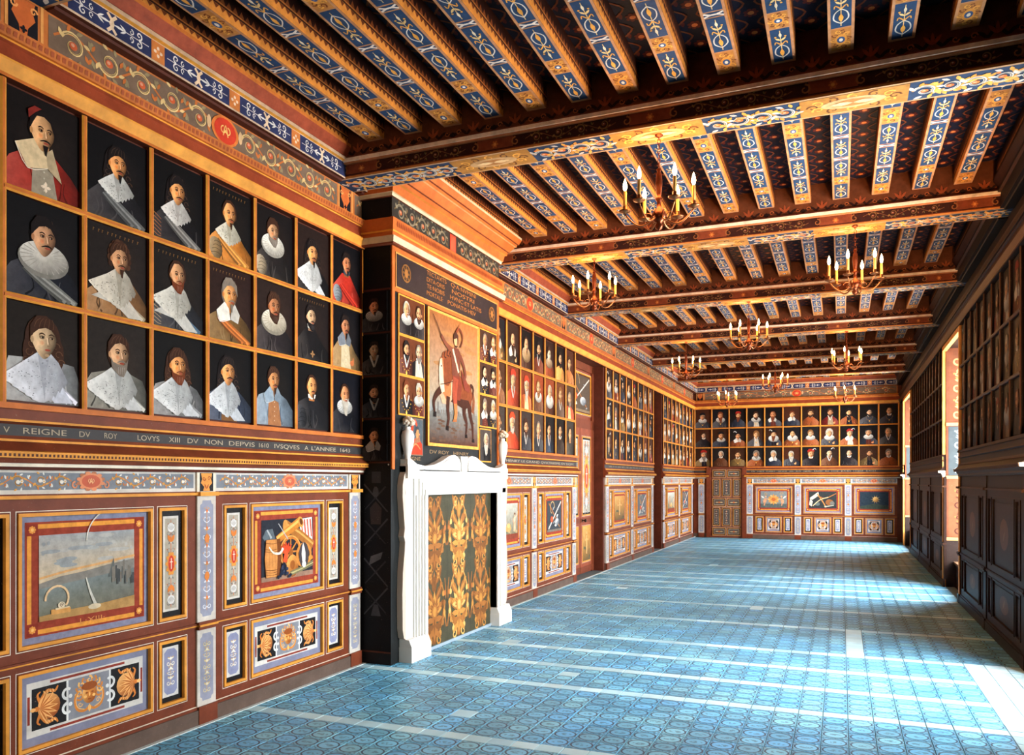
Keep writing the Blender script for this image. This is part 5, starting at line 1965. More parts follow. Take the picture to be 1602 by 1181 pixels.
sec1 = {(0, 1): dict(coat=(44, 32, 26), style='bald', hair='brown', beard='long', collar='flat', bg=(52, 32, 24), hand=1), (0, 2): dict(coat=(70, 40, 28), style='bald', hair='brown', beard='goatee', collar='bigruff', cc=(176, 140, 96), bg=(24, 18, 16)),
        (0, 3): dict(coat=(110, 50, 30), style='short', hair='black', beard='full', collar='vee', bg=(20, 15, 14)), (0, 4): dict(coat=(150, 64, 34), style='short', hair='brown', beard='none', collar='ruff', cc=(170, 140, 106), bg=(44, 24, 18), skin=(232, 206, 170)),
        (0, 5): dict(coat=(222, 150, 76), style='short', hair='black', beard='full', collar='none', bg=(18, 12, 12)), (0, 6): dict(coat=(176, 104, 54), style='short', hair='brown', beard='none', collar='none', bg=(70, 34, 22)),
        (1, 0): dict(coat=(120, 74, 44), style='bald', hair='brown', beard='goatee', collar='vee', bg=(70, 44, 28)), (1, 1): dict(coat=(166, 60, 34), style='cap', capc=(190, 54, 34), hair='grey', beard='goatee', collar='vee', bg=(110, 50, 28)),
        (1, 2): dict(coat=(186, 90, 44), gown=(222, 190, 140), style='cap', capc=(176, 60, 34), hair='white', beard='long', collar='none', bg=(112, 50, 28)), (1, 3): dict(coat=(104, 64, 42), style='bald', hair='fair', beard='full', collar='ruff', bg=(140, 62, 34)),
        (1, 4): dict(coat=(84, 44, 28), style='bald', hair='white', beard='full', collar='bigruff', bg=(130, 60, 32)), (1, 5): dict(coat=(90, 66, 52), style='short', hair='fair', beard='full', collar='vee', bg=(100, 54, 32)),
        (1, 6): dict(coat=(170, 64, 36), style='bald', hair='grey', beard='full', collar='none', bg=(74, 52, 38), gown=(206, 170, 120)), (2, 0): dict(coat=(56, 50, 48), style='short', hair='brown', beard='goatee', collar='vee', bg=(60, 52, 46)),
        (2, 1): dict(coat=(206, 70, 38), style='cap', capc=(216, 66, 34), hair='white', beard='full', collar='stand', bg=(80, 52, 38)), (2, 2): dict(coat=(44, 46, 52), style='short', hair='brown', beard='full', collar='vee', bg=(54, 44, 40)),
        (2, 3): dict(coat=(52, 54, 58), style='bald', hair='grey', beard='none', collar='vee', bg=(70, 56, 48)), (2, 4): dict(coat=(36, 40, 50), style='short', hair='black', beard='goatee', collar='vee', bg=(24, 20, 20), gown=(60, 70, 84)),
        (2, 5): dict(coat=(46, 34, 28), style='short', hair='black', beard='goatee', collar='stand', bg=(24, 20, 18)), (2, 6): dict(coat=(66, 60, 52), style='bald', hair='brown', beard='none', collar='none', bg=(56, 50, 44))}
BW_ = {'none': 'beardless', 'moustache': 'moustached', 'goatee': 'goateed', 'full': 'bearded', 'long': 'long-bearded'}


def portrait_block(Mf, us, wall, seed0, where, group, specs=None, skip=0, p=PAL, dim=1.0, rev=False):
    grid(Mf, us, wall, p)
    n = len(us) - 1
    for r in range(3):
        for c in range(skip, n):
            d = random_sitter(seed0 + r * 40 + c)
            sp = (specs or {}).get((r, c - skip))
            if sp:
                d = dict(seed=d['seed'], skin=sp.get('skin', (222, 158, 106)), turn=d['turn'], hx=d['hx'], hy=d['hy'], s=1.2, **{k: v for k, v in sp.items() if k != 'skin'})
                col = min(CCOLS, key=lambda q: sum((a - b) ** 2 for a, b in zip(q[0], d['coat'])))[1]
                who = {'cap': 'capped', 'bald': 'bald'}.get(d['style'], d['hair'] + '-haired')
                d['desc'] = f"{who} {BW_[d['beard']]} man in {COLW.get(d['collar'], 'open collar')}, {col}"
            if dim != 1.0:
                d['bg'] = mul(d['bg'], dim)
            k = c - skip
            lab = f"{d['desc']}, {ROWS[r]} row, {ORD[k]} {where}"
            if p is PAL_SHADE:
                lab = f"shade-darkened portrait on the window wall, {ROWS[r]} row, {ORD[k]} {where}"
            while len(lab.split()) > 16:
                w = lab.split()
                lab = ' '.join(w[1:])
            hang(d, cell(Mf, (us[c] + us[c + 1]) / 2, r), lab, group, mat=M_OIL_SHADE if p is PAL_SHADE else None)


U1 = [12.0 - .465 * k for k in range(8)][::-1]
portrait_block(FL, [U1[0] - .43] + U1, wall_left, 1000, 'from chimney', 'portraits right of the fireplace', sec1, skip=1)
portrait_block(FL, [13.78 + .487 * k for k in range(9)], wall_left, 2000, 'past first door', 'portraits between the two doorways')
portrait_block(FL, [18.75 + .505 * k for k in range(9)], wall_left, 3000, 'past second doorway', 'portraits in the far left section')
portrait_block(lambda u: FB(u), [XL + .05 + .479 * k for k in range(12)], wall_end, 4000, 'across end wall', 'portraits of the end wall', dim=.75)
RU = lambda u: FR(-u)
portrait_block(RU, [-11.84 + .4775 * k for k in range(9)], wall_right, 5000, 'from near window', 'portraits between the windows', p=PAL_SHADE, dim=.6)  # backgrounds darkened further for the wall's painted-in shade
portrait_block(RU, [-19.75 + .4692 * k for k in range(14)], wall_right, 6000, 'from far window', 'portraits of the far window wall', p=PAL_SHADE, dim=.6)

# ------------------------------------------------------------------ chimney breast
CX, CY0, CY1 = -3.6, 5.95, 8.27
FCH = lambda y=0, z=0, n=0: FL(y, z, CX + n)
ch = thing('chimney_breast', FCH(CY0), 'painted chimney breast projecting from the left wall above the white mantelpiece', 'chimney')
W_ = CY1 - CY0
mb = MB()
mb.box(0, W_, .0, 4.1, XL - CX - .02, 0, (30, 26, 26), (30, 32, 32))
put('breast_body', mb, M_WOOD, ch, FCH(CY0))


def wrap(prof, cols, dep=.315):
    """moulding running round the front and both returns"""
    mb = MB()
    n = len(prof)
    for k in range(n - 1):
        (v0, a0), (v1, a1) = prof[k], prof[k + 1]
        c = cols[k]
        F = [(-a0, v0, a0), (W_ + a0, v0, a0), (W_ + a1, v1, a1), (-a1, v1, a1)]
        mb.face(F, c)
        mb.face([(-a0, v0, -dep), (-a0, v0, a0), (-a1, v1, a1), (-a1, v1, -dep)], c)
        mb.face([(W_ + a0, v0, a0), (W_ + a0, v0, -dep), (W_ + a1, v1, -dep), (W_ + a1, v1, a1)], c)
    a = prof[-1]
    return mb


OR2 = (190, 98, 42)
mb = wrap([(3.64, 0), (3.64, .05), (3.652, .06), (3.705, .07), (3.71, .045), (3.735, .045), (3.745, .055), (3.76, .055), (3.765, .05), (3.865, .06), (3.875, .03), (3.875, .012)],
          [BROWN, BROWN, (204, 184, 150), OR2, OR2, OR2, GOLD, OR2, OR2, GOLD, OR2])
n = int(W_ / .03)
for k in range(n):
    u = (k + .5) * W_ / n
    mb.leaf(u, 3.79, PI / 2, .06, .018, (150, 66, 34))
    mb.v[-8:] = [(x, y, .0565 + (y - 3.79) * .1) for x, y, z in mb.v[-8:]]
put('lower_cornice', mb, M_WOOD, ch, FCH(CY0))
mb = wrap([(4.06, .0), (4.06, .03), (4.085, .035), (4.09, .045), (4.16, .06), (4.165, .08), (4.20, .085), (4.205, .1), (4.27, .15), (4.275, .165), (4.30, .17), (4.305, .185), (4.36, .21), (4.385, .21)],
          [BROWN, (204, 184, 150), (190, 160, 120), OR2, (206, 130, 56), OR2, BROWN, OR2, (200, 150, 96), OR2, BROWN, OR2, (204, 176, 136)])
put('upper_cornice', mb, M_WOOD, ch, FCH(CY0))
P = MB(.001)
P.box(0, W_, 3.87, 4.065, 0, .012, (52, 48, 42))
P.base = .012
for a, b in ((.04, W_ / 2 - .11), (W_ / 2 + .11, W_ - .04)):
    vine(P, a, b, 3.885, 4.05, 5, (150, 138, 112), (120, 96, 60), (96, 90, 76), (176, 92, 50), 1)
P.rect(W_ / 2 - .065, W_ / 2 + .065, 3.88, 4.055, (206, 64, 42), 4)
P.rect(W_ / 2 - .05, W_ / 2 + .05, 3.895, 4.04, (222, 84, 56), 5)
put('frieze_panel', P, M_WOOD, ch, FCH(CY0))
# dark inscription panel
P = MB(.001)
P.box(.06, W_ - .04, 3.29, 3.6, 0, .012, OR2, (44, 34, 36))
P.base = .012
P.ring(.06, W_ - .04, 3.29, 3.6, .012, (226, 146, 70), 1)
for x in (.24, W_ - .2):
    for k in range(8):
        a = 2 * PI * k / 8
        P.stroke([(x, 3.45), (x + .06 * math.cos(a), 3.45 + .07 * math.sin(a))], .02, .02, (120, 80, 40), 2)
    P.stroke(spiral(x, 3.45, .075, 1, 1, 0, 16, 1), .014, .014, (140, 92, 44), 3)
    P.ell(x, 3.45, .03, .04, (170, 110, 54), 4, 9)
ip = put('inscription_panel', P, M_WOOD, ch, FCH(CY0))
GLT = (176, 112, 54)
lettering([('TECTAVITS', .62, 1.02, 3.535), ('DITA·ORIS', .62, .98, 3.472), ('TE·NOBIS', .62, .98, 3.409), ('MORTALE·', .62, .95, 3.346)], .042, FCH(CY0, 0, .0145), ip, GLT)
lettering([('Q·A·NVMINI', 1.12, 1.7, 3.535), ('NOSTRI', 1.14, 1.66, 3.472), ('HVNC·ET·LATIS', 1.1, 1.84, 3.409), ('PONATIS·HEV', 1.05, 1.7, 3.346)], .042, FCH(CY0, 0, .0145), ip, GLT)
# orange stiles of the picture field
mb = MB()
for a, b, c, d in ((0, .045, 1.7, 3.64), (W_ - .03, W_, 1.7, 3.64), (.045, W_ - .03, 3.255, 3.29), (.045, W_ - .03, 3.6, 3.64)):
    mb.box(a, b, c, d, 0, .014, OR2)
put('picture_surround', mb, M_WOOD, ch, FCH(CY0))
lettering([('REIGNE', .25, .52, 1.785), ('DV ROY', .7, 1.1, 1.86), ('HENRY', 1.2, 1.55, 1.86)], .035, FCH(CY0, 0, .002), ch, (150, 124, 90))
# painted black side with hung arms
P = MB(.001)
sw = .3
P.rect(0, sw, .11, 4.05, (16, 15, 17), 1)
for z in (1.76, 2.14, 2.515, 2.89, 3.265):
    P.rect(0, sw, z - .008, z + .008, (70, 34, 24), 2)
GA = (62, 60, 62)
for z, sgn in ((.55, 1), (.8, -1), (1.15, 1), (1.45, -1)):
    P.stroke([(.03, z - .12), (.27, z + .12)] if sgn > 0 else [(.27, z - .12), (.03, z + .12)], .012, .016, GA, 2)
    P.stroke([(.04, z + .1), (.25, z - .1)] if sgn > 0 else [(.25, z + .1), (.04, z - .1)], .016, .01, (48, 46, 48), 2)
P.poly([(.08, .86), (.2, .92), (.22, .98), (.1, .94)], (92, 90, 90), 3)
P.poly([(.1, 1.22), (.2, 1.22), (.21, 1.36), (.15, 1.42), (.09, 1.36)], (58, 48, 44), 3)
P.ell(.15, 1.5, .03, .05, (66, 64, 66), 3, 10)
P.poly([(.1, .42), (.2, .42), (.17, .52), (.13, .52)], (64, 62, 64), 3)
P.rect(.11, .2, 1.58, 1.68, (50, 48, 50), 3)
for x in (.02, .28):
    P.ell(x, 1.74, .008, .008, (190, 186, 176), 4, 6)
P.rect(.0, sw, .1, .115, (84, 44, 30), 3)
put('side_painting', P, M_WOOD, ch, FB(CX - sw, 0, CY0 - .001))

for k, (z, lab, d) in enumerate([(2.9, 'highest portrait on the black chimney side, man in small ruff', dict(collar='ruff', beard='goatee')),
                                 (2.525, 'second portrait down the black chimney side, white chain collar', dict(collar='vee', beard='none', skin=(150, 110, 80))),
                                 (2.15, 'third portrait down the black chimney side, man in white neckcloth', dict(collar='vee', beard='full')),
                                 (1.775, 'lowest portrait on the black chimney side, man in open ruff', dict(collar='flat', beard='goatee'))]):
    d = dict(seed=70 + k, coat=(30, 28, 32), hair='black', style='short', bg=(14, 12, 13), s=.78, cc=(150, 146, 140), hy=.62, **{**{'skin': (190, 120, 76)}, **d})
    hang(d, FB(CX - .155, z, CY0 - .016), lab, 'portraits on the chimney side', .25, .345)


def double_portrait(w, h, sd):
    P = MB()
    r = random.Random(sd)
    bg = (96, 48, 26) if sd < 4 else (66, 42, 30)
    P.box(-w / 2 - .014, w / 2 + .014, -.014, h + .014, -.012, -.002, GOLD, GOLD)
    P.box(-w / 2, w / 2, 0, h, -.006, 0, BLACK, bg)
    for sg in (-1, 1):
        d = random_sitter(sd * 13 + sg + 3)
        d.update(s=.82, hx=0, hy=.66, sh=.42, coat=(32, 26, 28) if (sd + sg) % 3 else (90, 40, 30), collar=r.choice(['vee', 'ruff', 'flat']), turn=-sg, style=r.choice(['short', 'bald']), beard=r.choice(['goatee', 'full']), bg=bg)
        d.pop('hand', None)
        Q = portrait(w / 2, h, d)
        i = len(P.v)
        nb = 8
        P.v.extend([(x + sg * w / 4, y, z + .0012) for x, y, z in Q.v])
        for f, c in zip(Q.f[6:], Q.c[6:]):
            P.f.append(tuple(j + i for j in f))
            P.c.append(c)
    return P


ROWZ = [2.905, 2.55, 2.195]
for side, (u0, u1) in enumerate(((.105, .58), (1.79, 2.265))):
    for k, z in enumerate(ROWZ):
        P = double_portrait(u1 - u0 - .03, .33, k + side * 4)
        put('double_portrait', P, M_OIL, None, FCH(CY0 + (u0 + u1) / 2, z, .016),
            label=f"gilt-framed double portrait of two men, {ROWS[k]} of three {'left' if side == 0 else 'right'} of rider painting", cat='painting', group='double portraits beside the rider')
P = MB()
P.box(-.15, .15, -.01, .34, -.012, -.002, (120, 100, 80))
P.box(-.14, .14, 0, .33, -.006, 0, BLACK, (76, 84, 88))
P.poly([(-.14, 0), (.13, 0), (.12, .1), (.02, .17), (-.06, .14), (-.12, .06)], (196, 60, 38), 1)
P.poly([(-.02, .16), (.05, .2), (.08, .12), (-.06, .1)], (150, 100, 70), 2)
P.ell(.01, .2, .035, .05, (206, 130, 80), 3, 14)
P.poly([(-.05, .2), (-.045, .25), (.0, .275), (.05, .255), (.045, .235), (.0, .235), (-.02, .2)], (60, 62, 66), 4)
P.stroke([(0, .27), (-.04, .31), (-.09, .28), (-.11, .2), (-.1, .13)], .03, .05, (216, 66, 36), 5)
P.leaf(.045, .2, -.6, .03, .014, (206, 130, 80), 4)
P.stroke([(-.1, .06), (-.02, .1), (.08, .05)], .016, .012, (226, 130, 80), 3)
put('profile_portrait', P, M_OIL, None, FCH(CY0 + .425, 1.84, .016) @ Matrix.Diagonal((.82, .97, 1, 1)), label='small painting of a red-plumed helmeted profile above left of the mantel', cat='painting')
P = MB()
P.box(-.15, .15, -.012, .352, -.012, -.002, GOLD)
d = dict(seed=99, coat=(26, 24, 26), hair='white', style='bald', beard='long', collar='vee', bg=(70, 60, 54), hy=.66, s=.85, sh=.46, skin=(206, 150, 110))
Q = portrait(.28, .34, d)
i = len(P.v)
P.v.extend(Q.v)
P.f.extend([tuple(j + i for j in f) for f in Q.f])
P.c.extend(Q.c)
put('monk_portrait', P, M_OIL, None, FCH(CY0 + 1.95, 1.815, .016), label='small portrait of a white-bearded elder above right end of the mantel', cat='painting')

# ---- rider painting
P = MB(.0008)
w, h = 1.13, 1.31
P.box(-w / 2, w / 2, 0, h, -.012, .012, (150, 84, 36), (232, 158, 74))
a, b, c, d = -w / 2 + .028, w / 2 - .028, .03, h - .024
P.base = .012


def quadgrad(a, b, c, d, cols, ly):
    z = P.base + ly * P.eps
    P.face([(a, c, z), (b, c, z), (b, d, z), (a, d, z)], cols)


quadgrad(a, b, c + .5, d, [(156, 136, 112), (164, 138, 106), (166, 102, 50), (150, 90, 46)], 1)
quadgrad(a, b, c + .3, c + .5, [(128, 134, 134), (130, 134, 130), (164, 138, 106), (156, 136, 112)], 1)
quadgrad(a, b, c, c + .3, [(70, 44, 32), (84, 46, 32), (118, 116, 110), (110, 108, 102)], 1)
r = random.Random(21)
for k in range(40):
    x, y = a + (b - a) * r.uniform(.06, .94), c + r.uniform(.02, .27)
    P.ell(x, y, .05, .012, mix((74, 48, 36), (130, 120, 108), y / .35) if k % 2 else (92, 66, 50), 2, 8)
for k in range(22):
    x = a + (b - a) * (.04 + .043 * k)
    hh = r.uniform(.01, .04)
    P.rect(x, x + .03, c + .29, c + .3 + hh, (112, 104, 96), 3)
P.rect(a + .16, a + .18, c + .28, c + .4, (96, 88, 82), 3)
P.rect(b - .12, b - .08, c + .28, c + .36, (110, 100, 92), 3)
for k in range(14):
    P.ell(a + (b - a) * r.uniform(.16, .84), c + r.uniform(.6, 1.1), .15, .022, mix((176, 118, 68), (150, 106, 66), r.random()), 1.5, 12)
HB, HD, HL = (122, 62, 34), (64, 34, 24), (176, 104, 60)
# horse (rearing to the left)
P.stroke([(.28, .46), (.36, .5), (.42, .62), (.36, .66), (.34, .58)], .03, .05, HD, 4)
P.stroke([(.4, .6), (.43, .5), (.4, .38)], .05, .07, (120, 70, 44), 4)
P.stroke([(.22, .5), (.2, .36), (.26, .26), (.24, .14)], .1, .03, HD, 5)
P.stroke([(.32, .48), (.34, .36), (.4, .24), (.41, .1)], .1, .03, HD, 5)
P.poly([(.22, .14), (.27, .15), (.28, .11), (.22, .11)], (30, 20, 18), 6)
P.poly([(.39, .1), (.44, .11), (.45, .07), (.39, .07)], (30, 20, 18), 6)
P.poly([(-.28, .62), (-.2, .78), (-.02, .8), (.18, .7), (.34, .66), (.4, .56), (.36, .44), (.2, .4), (.0, .44), (-.16, .46), (-.26, .5)], HB, 6)
P.poly([(-.26, .5), (-.16, .46), (0, .44), (.2, .4), (.36, .44), (.3, .5), (.1, .5), (-.1, .54)], HD, 7)
P.poly([(-.34, .5), (-.24, .76), (-.06, .76), (-.04, .5), (-.16, .42), (-.28, .42)], (196, 150, 116), 7)
P.poly([(-.31, .56), (-.22, .72), (-.1, .72), (-.1, .52), (-.2, .46)], HL, 8)
P.stroke([(-.3, .56), (-.4, .5), (-.46, .42), (-.44, .32)], .08, .034, HD, 8)
P.poly([(-.46, .33), (-.41, .33), (-.41, .28), (-.47, .28)], (30, 20, 18), 9)
P.stroke([(-.16, .5), (-.17, .38), (-.15, .28), (-.18, .2)], .08, .034, HD, 8)
P.poly([(-.2, .21), (-.15, .21), (-.15, .16), (-.21, .17)], (30, 20, 18), 9)
P.poly([(-.36, .62), (-.34, .78), (-.27, .92), (-.12, .96), (-.02, .88), (-.04, .7), (-.16, .6)], HB, 9)
for k in range(9):
    P.stroke(spiral(-.25 + .03 * k, .93 - abs(k - 4) * .012, .035, .9, 1, PI / 2, 8, .4), .02, .008, HD if k % 2 else (140, 70, 36), 10)
P.poly([(-.34, .84), (-.3, .86), (-.27, .7), (-.24, .54), (-.3, .52), (-.35, .6), (-.36, .74)], (210, 180, 150), 10)
P.poly([(-.35, .74), (-.33, .86), (-.27, .86), (-.25, .72), (-.28, .58), (-.33, .56)], HL, 9)
P.ell(-.31, .78, .012, .01, (24, 16, 14), 11, 8)
P.stroke([(-.33, .6), (-.22, .62), (-.06, .66)], .008, .008, (60, 30, 22), 11)
# rider
P.poly([(-.08, .48), (.1, .48), (.14, .66), (.06, .74), (-.06, .72)], (120, 52, 36), 11)
P.stroke([(.0, .7), (-.02, .56), (-.01, .42)], .12, .075, (150, 66, 44), 12)
P.stroke([(-.01, .44), (.0, .34), (-.02, .28)], .075, .06, (176, 110, 60), 13)
P.poly([(-.06, .28), (.02, .29), (.02, .26), (-.07, .255)], (150, 90, 50), 13)
P.poly([(-.08, .72), (.08, .72), (.12, .94), (.06, 1.0), (-.04, 1.0), (-.1, .94)], (110, 60, 44), 12)
P.stroke([(-.07, .98), (0, .86), (.06, .76)], .03, .03, (216, 190, 160), 14)
P.stroke([(-.06, .96), (-.2, 1.0), (-.32, 1.08)], .06, .04, (120, 66, 46), 13)
P.stroke([(-.31, 1.07), (-.4, 1.17), (-.48, 1.25)], .014, .008, (70, 40, 30), 14)
P.stroke([(.1, .93), (.18, .84), (.22, .74), (.16, .7)], .055, .04, (110, 58, 42), 13)
P.poly([(.12, .8), (.22, .72), (.32, .62), (.36, .64), (.3, .58), (.2, .6), (.14, .7)], (120, 54, 40), 12)
P.ell(-.01, 1.07, .036, .05, (216, 158, 110), 14, 14)
P.poly([(-.05, 1.08), (-.05, 1.13), (.0, 1.16), (.05, 1.13), (.05, 1.03), (.03, 1.06), (.02, 1.1)], (70, 40, 30), 15)
P.stroke([(-.02, 1.02), (.0, 1.01), (.03, 1.02)], .014, .014, (60, 36, 26), 15)
P.stroke([(.0, 1.15), (.06, 1.2), (.13, 1.17), (.15, 1.1), (.1, 1.02)], .035, .02, (110, 56, 36), 14)
P.stroke([(.02, 1.16), (.08, 1.24)], .02, .008, (140, 66, 40), 14)
put('rider_painting', P, M_OIL, None, FCH(CY0 + 1.185, 1.93, .014), label='large gilt-framed painting of armoured rider on rearing horse above the mantel', cat='painting')

# ------------------------------------------------------------------ marble mantelpiece
MY0, MY1 = 6.1, 8.36
mw = MY1 - MY0
mant = thing('mantelpiece', FCH(MY0), 'white marble mantelpiece with scrolled top and urn finials', 'fireplace')
MS, MSD = (226, 222, 214), (200, 192, 182)
OP0, OP1, OPZ = .33, 1.93, 1.47


def jamb(u0, u1, inner):
    mb = MB()
    s = 1 if inner > 0 else -1
    o, i = (u0, u1) if s > 0 else (u1, u0)

    def bx(a, b, z0, z1, n, c=MS):
        mb.box(min(a, b), max(a, b), z0, z1, .001, n, c)
    bx(o, i, .0, OPZ + .05, .06)
    bx(o + s * .13, i, .16, OPZ, .075)
    bx(o + s * .15, o + s * .165, .16, OPZ, .088)
    bx(o + s * .2, i, .16, OPZ, .09)
    bx(o + s * .23, o + s * .24, .16, OPZ, .1, MSD)
    bx(i - s * .05, i, .16, OPZ, .105)
    # plinth
    mb.box(min(o, i) - .015, max(o, i) + .01, 0, .13, .001, .13, MS)
    mb.prism([(.13, .001), (.13, .13), (.2, .1), (.2, .001)], min(o, i) - .01, max(o, i) + .005, 'u', MS)
    return mb


put('jamb', jamb(.0, OP0, 1), M_STONE, mant, FCH(MY0))
put('jamb', jamb(OP1, mw, -1), M_STONE, mant, FCH(MY0))
mb = MB()
mb.box(0, mw, OPZ, 1.73, .001, .06, MS)
mb.box(.13, mw - .13, OPZ, 1.7, .001, .075, MS)
mb.box(.2, mw - .2, OPZ, 1.62, .001, .09, MS)
mb.box(.24, mw - .24, OPZ, 1.585, .001, .098, MSD)
mb.box(.28, mw - .28, OPZ, OPZ + .05, .001, .106, MS)
mb.box(-.0, .2, 1.62, 1.74, .001, .085, MS)
mb.box(mw - .2, mw, 1.62, 1.74, .001, .085, MS)
put('lintel', mb, M_STONE, mant, FCH(MY0))
# scrolled pediment
mb = MB()
for sg in (-1, 1):
    m = mw / 2
    pts = [(m + sg * .08, 1.69), (m + sg * .085, 1.78), (m + sg * .12, 1.835), (m + sg * .2, 1.855), (m + sg * .32, 1.84), (m + sg * .46, 1.79), (m + sg * .62, 1.75), (m + sg * .8, 1.735), (m + sg * .95, 1.75), (m + sg * 1.05, 1.79), (m + sg * 1.12, 1.79), (m + sg * 1.12, 1.69)]
    mb.prism(pts, 0, .075, 'n', MS)
    mb.prism([(x, y - .022) for x, y in pts[1:9]] + [(m + sg * .8, 1.7), (m + sg * .09, 1.7)], .05, .088, 'n', MS)
mb.prism([(mw / 2 - .055, 1.69), (mw / 2 - .07, 1.8), (mw / 2 - .085, 1.845), (mw / 2 + .085, 1.845), (mw / 2 + .07, 1.8), (mw / 2 + .055, 1.69)], 0, .085, 'n', MS)
put('pediment', mb, M_STONE, mant, FCH(MY0))
for u in (.06, mw - .06):
    mb = MB()
    mb.lathe([(.045, 0), (.05, .02), (.03, .04), (.024, .07), (.04, .13), (.056, .2), (.06, .26), (.046, .3), (.024, .315), (.028, .325), (.024, .34)], 0, 0, 0, 14, MS, axis='y')
    uo = put('urn', mb, M_STONE, mant, FCH(MY0 + u, 1.74, .045), smooth=True)
    mb = MB()
    r = random.Random(4)
    for k in range(26):
        a, e = r.uniform(0, 2 * PI), r.uniform(-.4, 1.4)
        mb.ball(.05 * math.cos(a) * math.cos(e), .375 + .045 * math.sin(e), .05 * math.sin(a) * math.cos(e), r.uniform(.014, .022), mul((232, 214, 190), r.uniform(.82, 1.02)), 6)
    put('flower_bunch', mb, M_STONE, uo, FCH(MY0 + u, 1.74, .045), smooth=True)
# wavy consoles along the outer edges of the jambs
for sg, u in ((1, .002), (-1, mw - .002)):
    prof = [(0, .2), (-.03, .22), (-.05, .3), (-.055, .6), (-.045, .8), (-.02, .95), (-.008, 1.06), (-.03, 1.11), (-.012, 1.18), (-.03, 1.3), (-.05, 1.46), (-.048, 1.56), (-.025, 1.64), (0, 1.68)]
    mb = MB()
    mb.prism([(u + sg * x, y) for x, y in prof], .001, .058, 'n', (196, 176, 158))
    put('console', mb, M_STONE, mant, FCH(MY0))

# ---- damask board closing the hearth
P = MB(.0008)
fw, fh = OP1 - OP0 - .01, OPZ - .035
P.box(-fw / 2, fw / 2, 0, fh, 0, .014, (56, 46, 32), (70, 66, 48))
P.base = .014
GD, GD2, GL2, DG = (190, 132, 62), (156, 98, 46), (216, 172, 98), (66, 66, 50)


def damask(cx, y0, s, c1, c2, cl):
    # ogee surround
    for sg in (-1, 1):
        P.stroke([(cx + sg * .02 * s, y0 + .7 * s), (cx + sg * .12 * s, y0 + .6 * s), (cx + sg * .2 * s, y0 + .42 * s), (cx + sg * .17 * s, y0 + .22 * s), (cx + sg * .06 * s, y0 + .06 * s), (cx, y0)], .022 * s, .045 * s, c2, 2)
        P.stroke([(cx + sg * .03 * s, y0 + .69 * s), (cx + sg * .13 * s, y0 + .59 * s), (cx + sg * .21 * s, y0 + .41 * s), (cx + sg * .18 * s, y0 + .21 * s), (cx + sg * .07 * s, y0 + .05 * s)], .008 * s, .012 * s, cl, 3)
        for k in range(7):
            t = k / 6
            x = cx + sg * (.05 + .16 * math.sin(PI * (.15 + .8 * t))) * s
            P.ell(x, y0 + (.08 + .56 * t) * s, .026 * s, .03 * s, c1 if k % 2 else cl, 4, 8)
        P.stroke(spiral(cx + sg * .1 * s, y0 + .02 * s, .055 * s, 1.1, sg, PI / 2, 12, .2), .024 * s, .01 * s, cl, 4)
        P.stroke(spiral(cx + sg * .09 * s, y0 + .68 * s, .05 * s, 1.1, -sg, -PI / 2, 12, .2), .024 * s, .01 * s, c1, 4)
    # broad leaves filling the ground
    for sg in (-1, 1):
        for k in range(4):
            P.leaf(cx + sg * .02 * s, y0 + (.1 + .15 * k) * s, PI / 2 - sg * (1.0 - .12 * k), .23 * s, .085 * s, c2, 1.2)
            P.leaf(cx + sg * .02 * s, y0 + (.1 + .15 * k) * s, PI / 2 - sg * (1.0 - .12 * k), .19 * s, .03 * s, c1, 1.4)
    P.ell(cx, y0 + .56 * s, .05 * s, .08 * s, c2, 1.3, 10)
    P.leaf(cx, y0 + .48 * s, PI / 2, .2 * s, .07 * s, c1, 1.5)
    # palmette
    for k in range(9):
        a = PI / 2 + (k - 4) * .36
        P.leaf(cx, y0 + .3 * s, a, (.2 - .012 * abs(k - 4)) * s, .06 * s, c1 if k % 2 else cl, 5)
        P.leaf(cx, y0 + .3 * s, a, (.13 - .01 * abs(k - 4)) * s, .024 * s, c2, 6)
    P.ell(cx, y0 + .3 * s, .06 * s, .075 * s, c1, 7, 12)
    P.ell(cx, y0 + .3 * s, .035 * s, .05 * s, cl, 8, 10)
    for sg in (-1, 1):
        for k in range(3):
            P.leaf(cx, y0 + (.22 - .05 * k) * s, PI / 2 - sg * (1.5 + .3 * k), .16 * s, .06 * s, c1 if k != 1 else c2, 5)
    P.leaf(cx, y0 + .27 * s, -PI / 2, .26 * s, .09 * s, c1, 4)
    P.leaf(cx, y0 + .27 * s, -PI / 2, .2 * s, .03 * s, c2, 5)


for cx, c1, c2, cl in ((-fw * .33, GD2, (120, 74, 36), GD), (0, GD, GD2, GL2), (fw * .33, GD2, (120, 74, 36), GD)):
    for y0, s in ((.02, 1.0), (.73, .96)):
        damask(cx, y0, s, c1, c2, cl)
for cx in (-fw * .5, -fw * .165, fw * .165, fw * .5):
    for y0, s in ((.38, .8), (1.06, .4)):
        for sg in (-1, 1):
            if abs(cx) > fw * .45 and sg * cx > 0:
                continue
            P.stroke([(cx + sg * .01, y0 - .3 * s), (cx + sg * .05, y0 - .1 * s), (cx + sg * .02, y0 + .1 * s), (cx + sg * .045, y0 + .3 * s)], .02, .014, GD2, 2)
            P.leaf(cx + sg * .02, y0, PI / 2 - sg * .6, .1, .04, DG, 3)
            P.ell(cx + sg * .045, y0 + .12 * s, .02, .028, (176, 104, 50), 4, 8)
            P.leaf(cx + sg * .03, y0 - .2 * s, PI / 2 - sg * .4, .12, .035, GD, 3)
for x in (-fw / 6, fw / 6):
    P.rect(x - .002, x + .002, 0, fh, (44, 40, 30), 9)
put('fireboard', P, M_WOOD, None, FCH(MY0 + (OP0 + OP1) / 2, .03, .005), label='painted gold and green damask board closing the fireplace opening', cat='fireboard')
mb = MB()
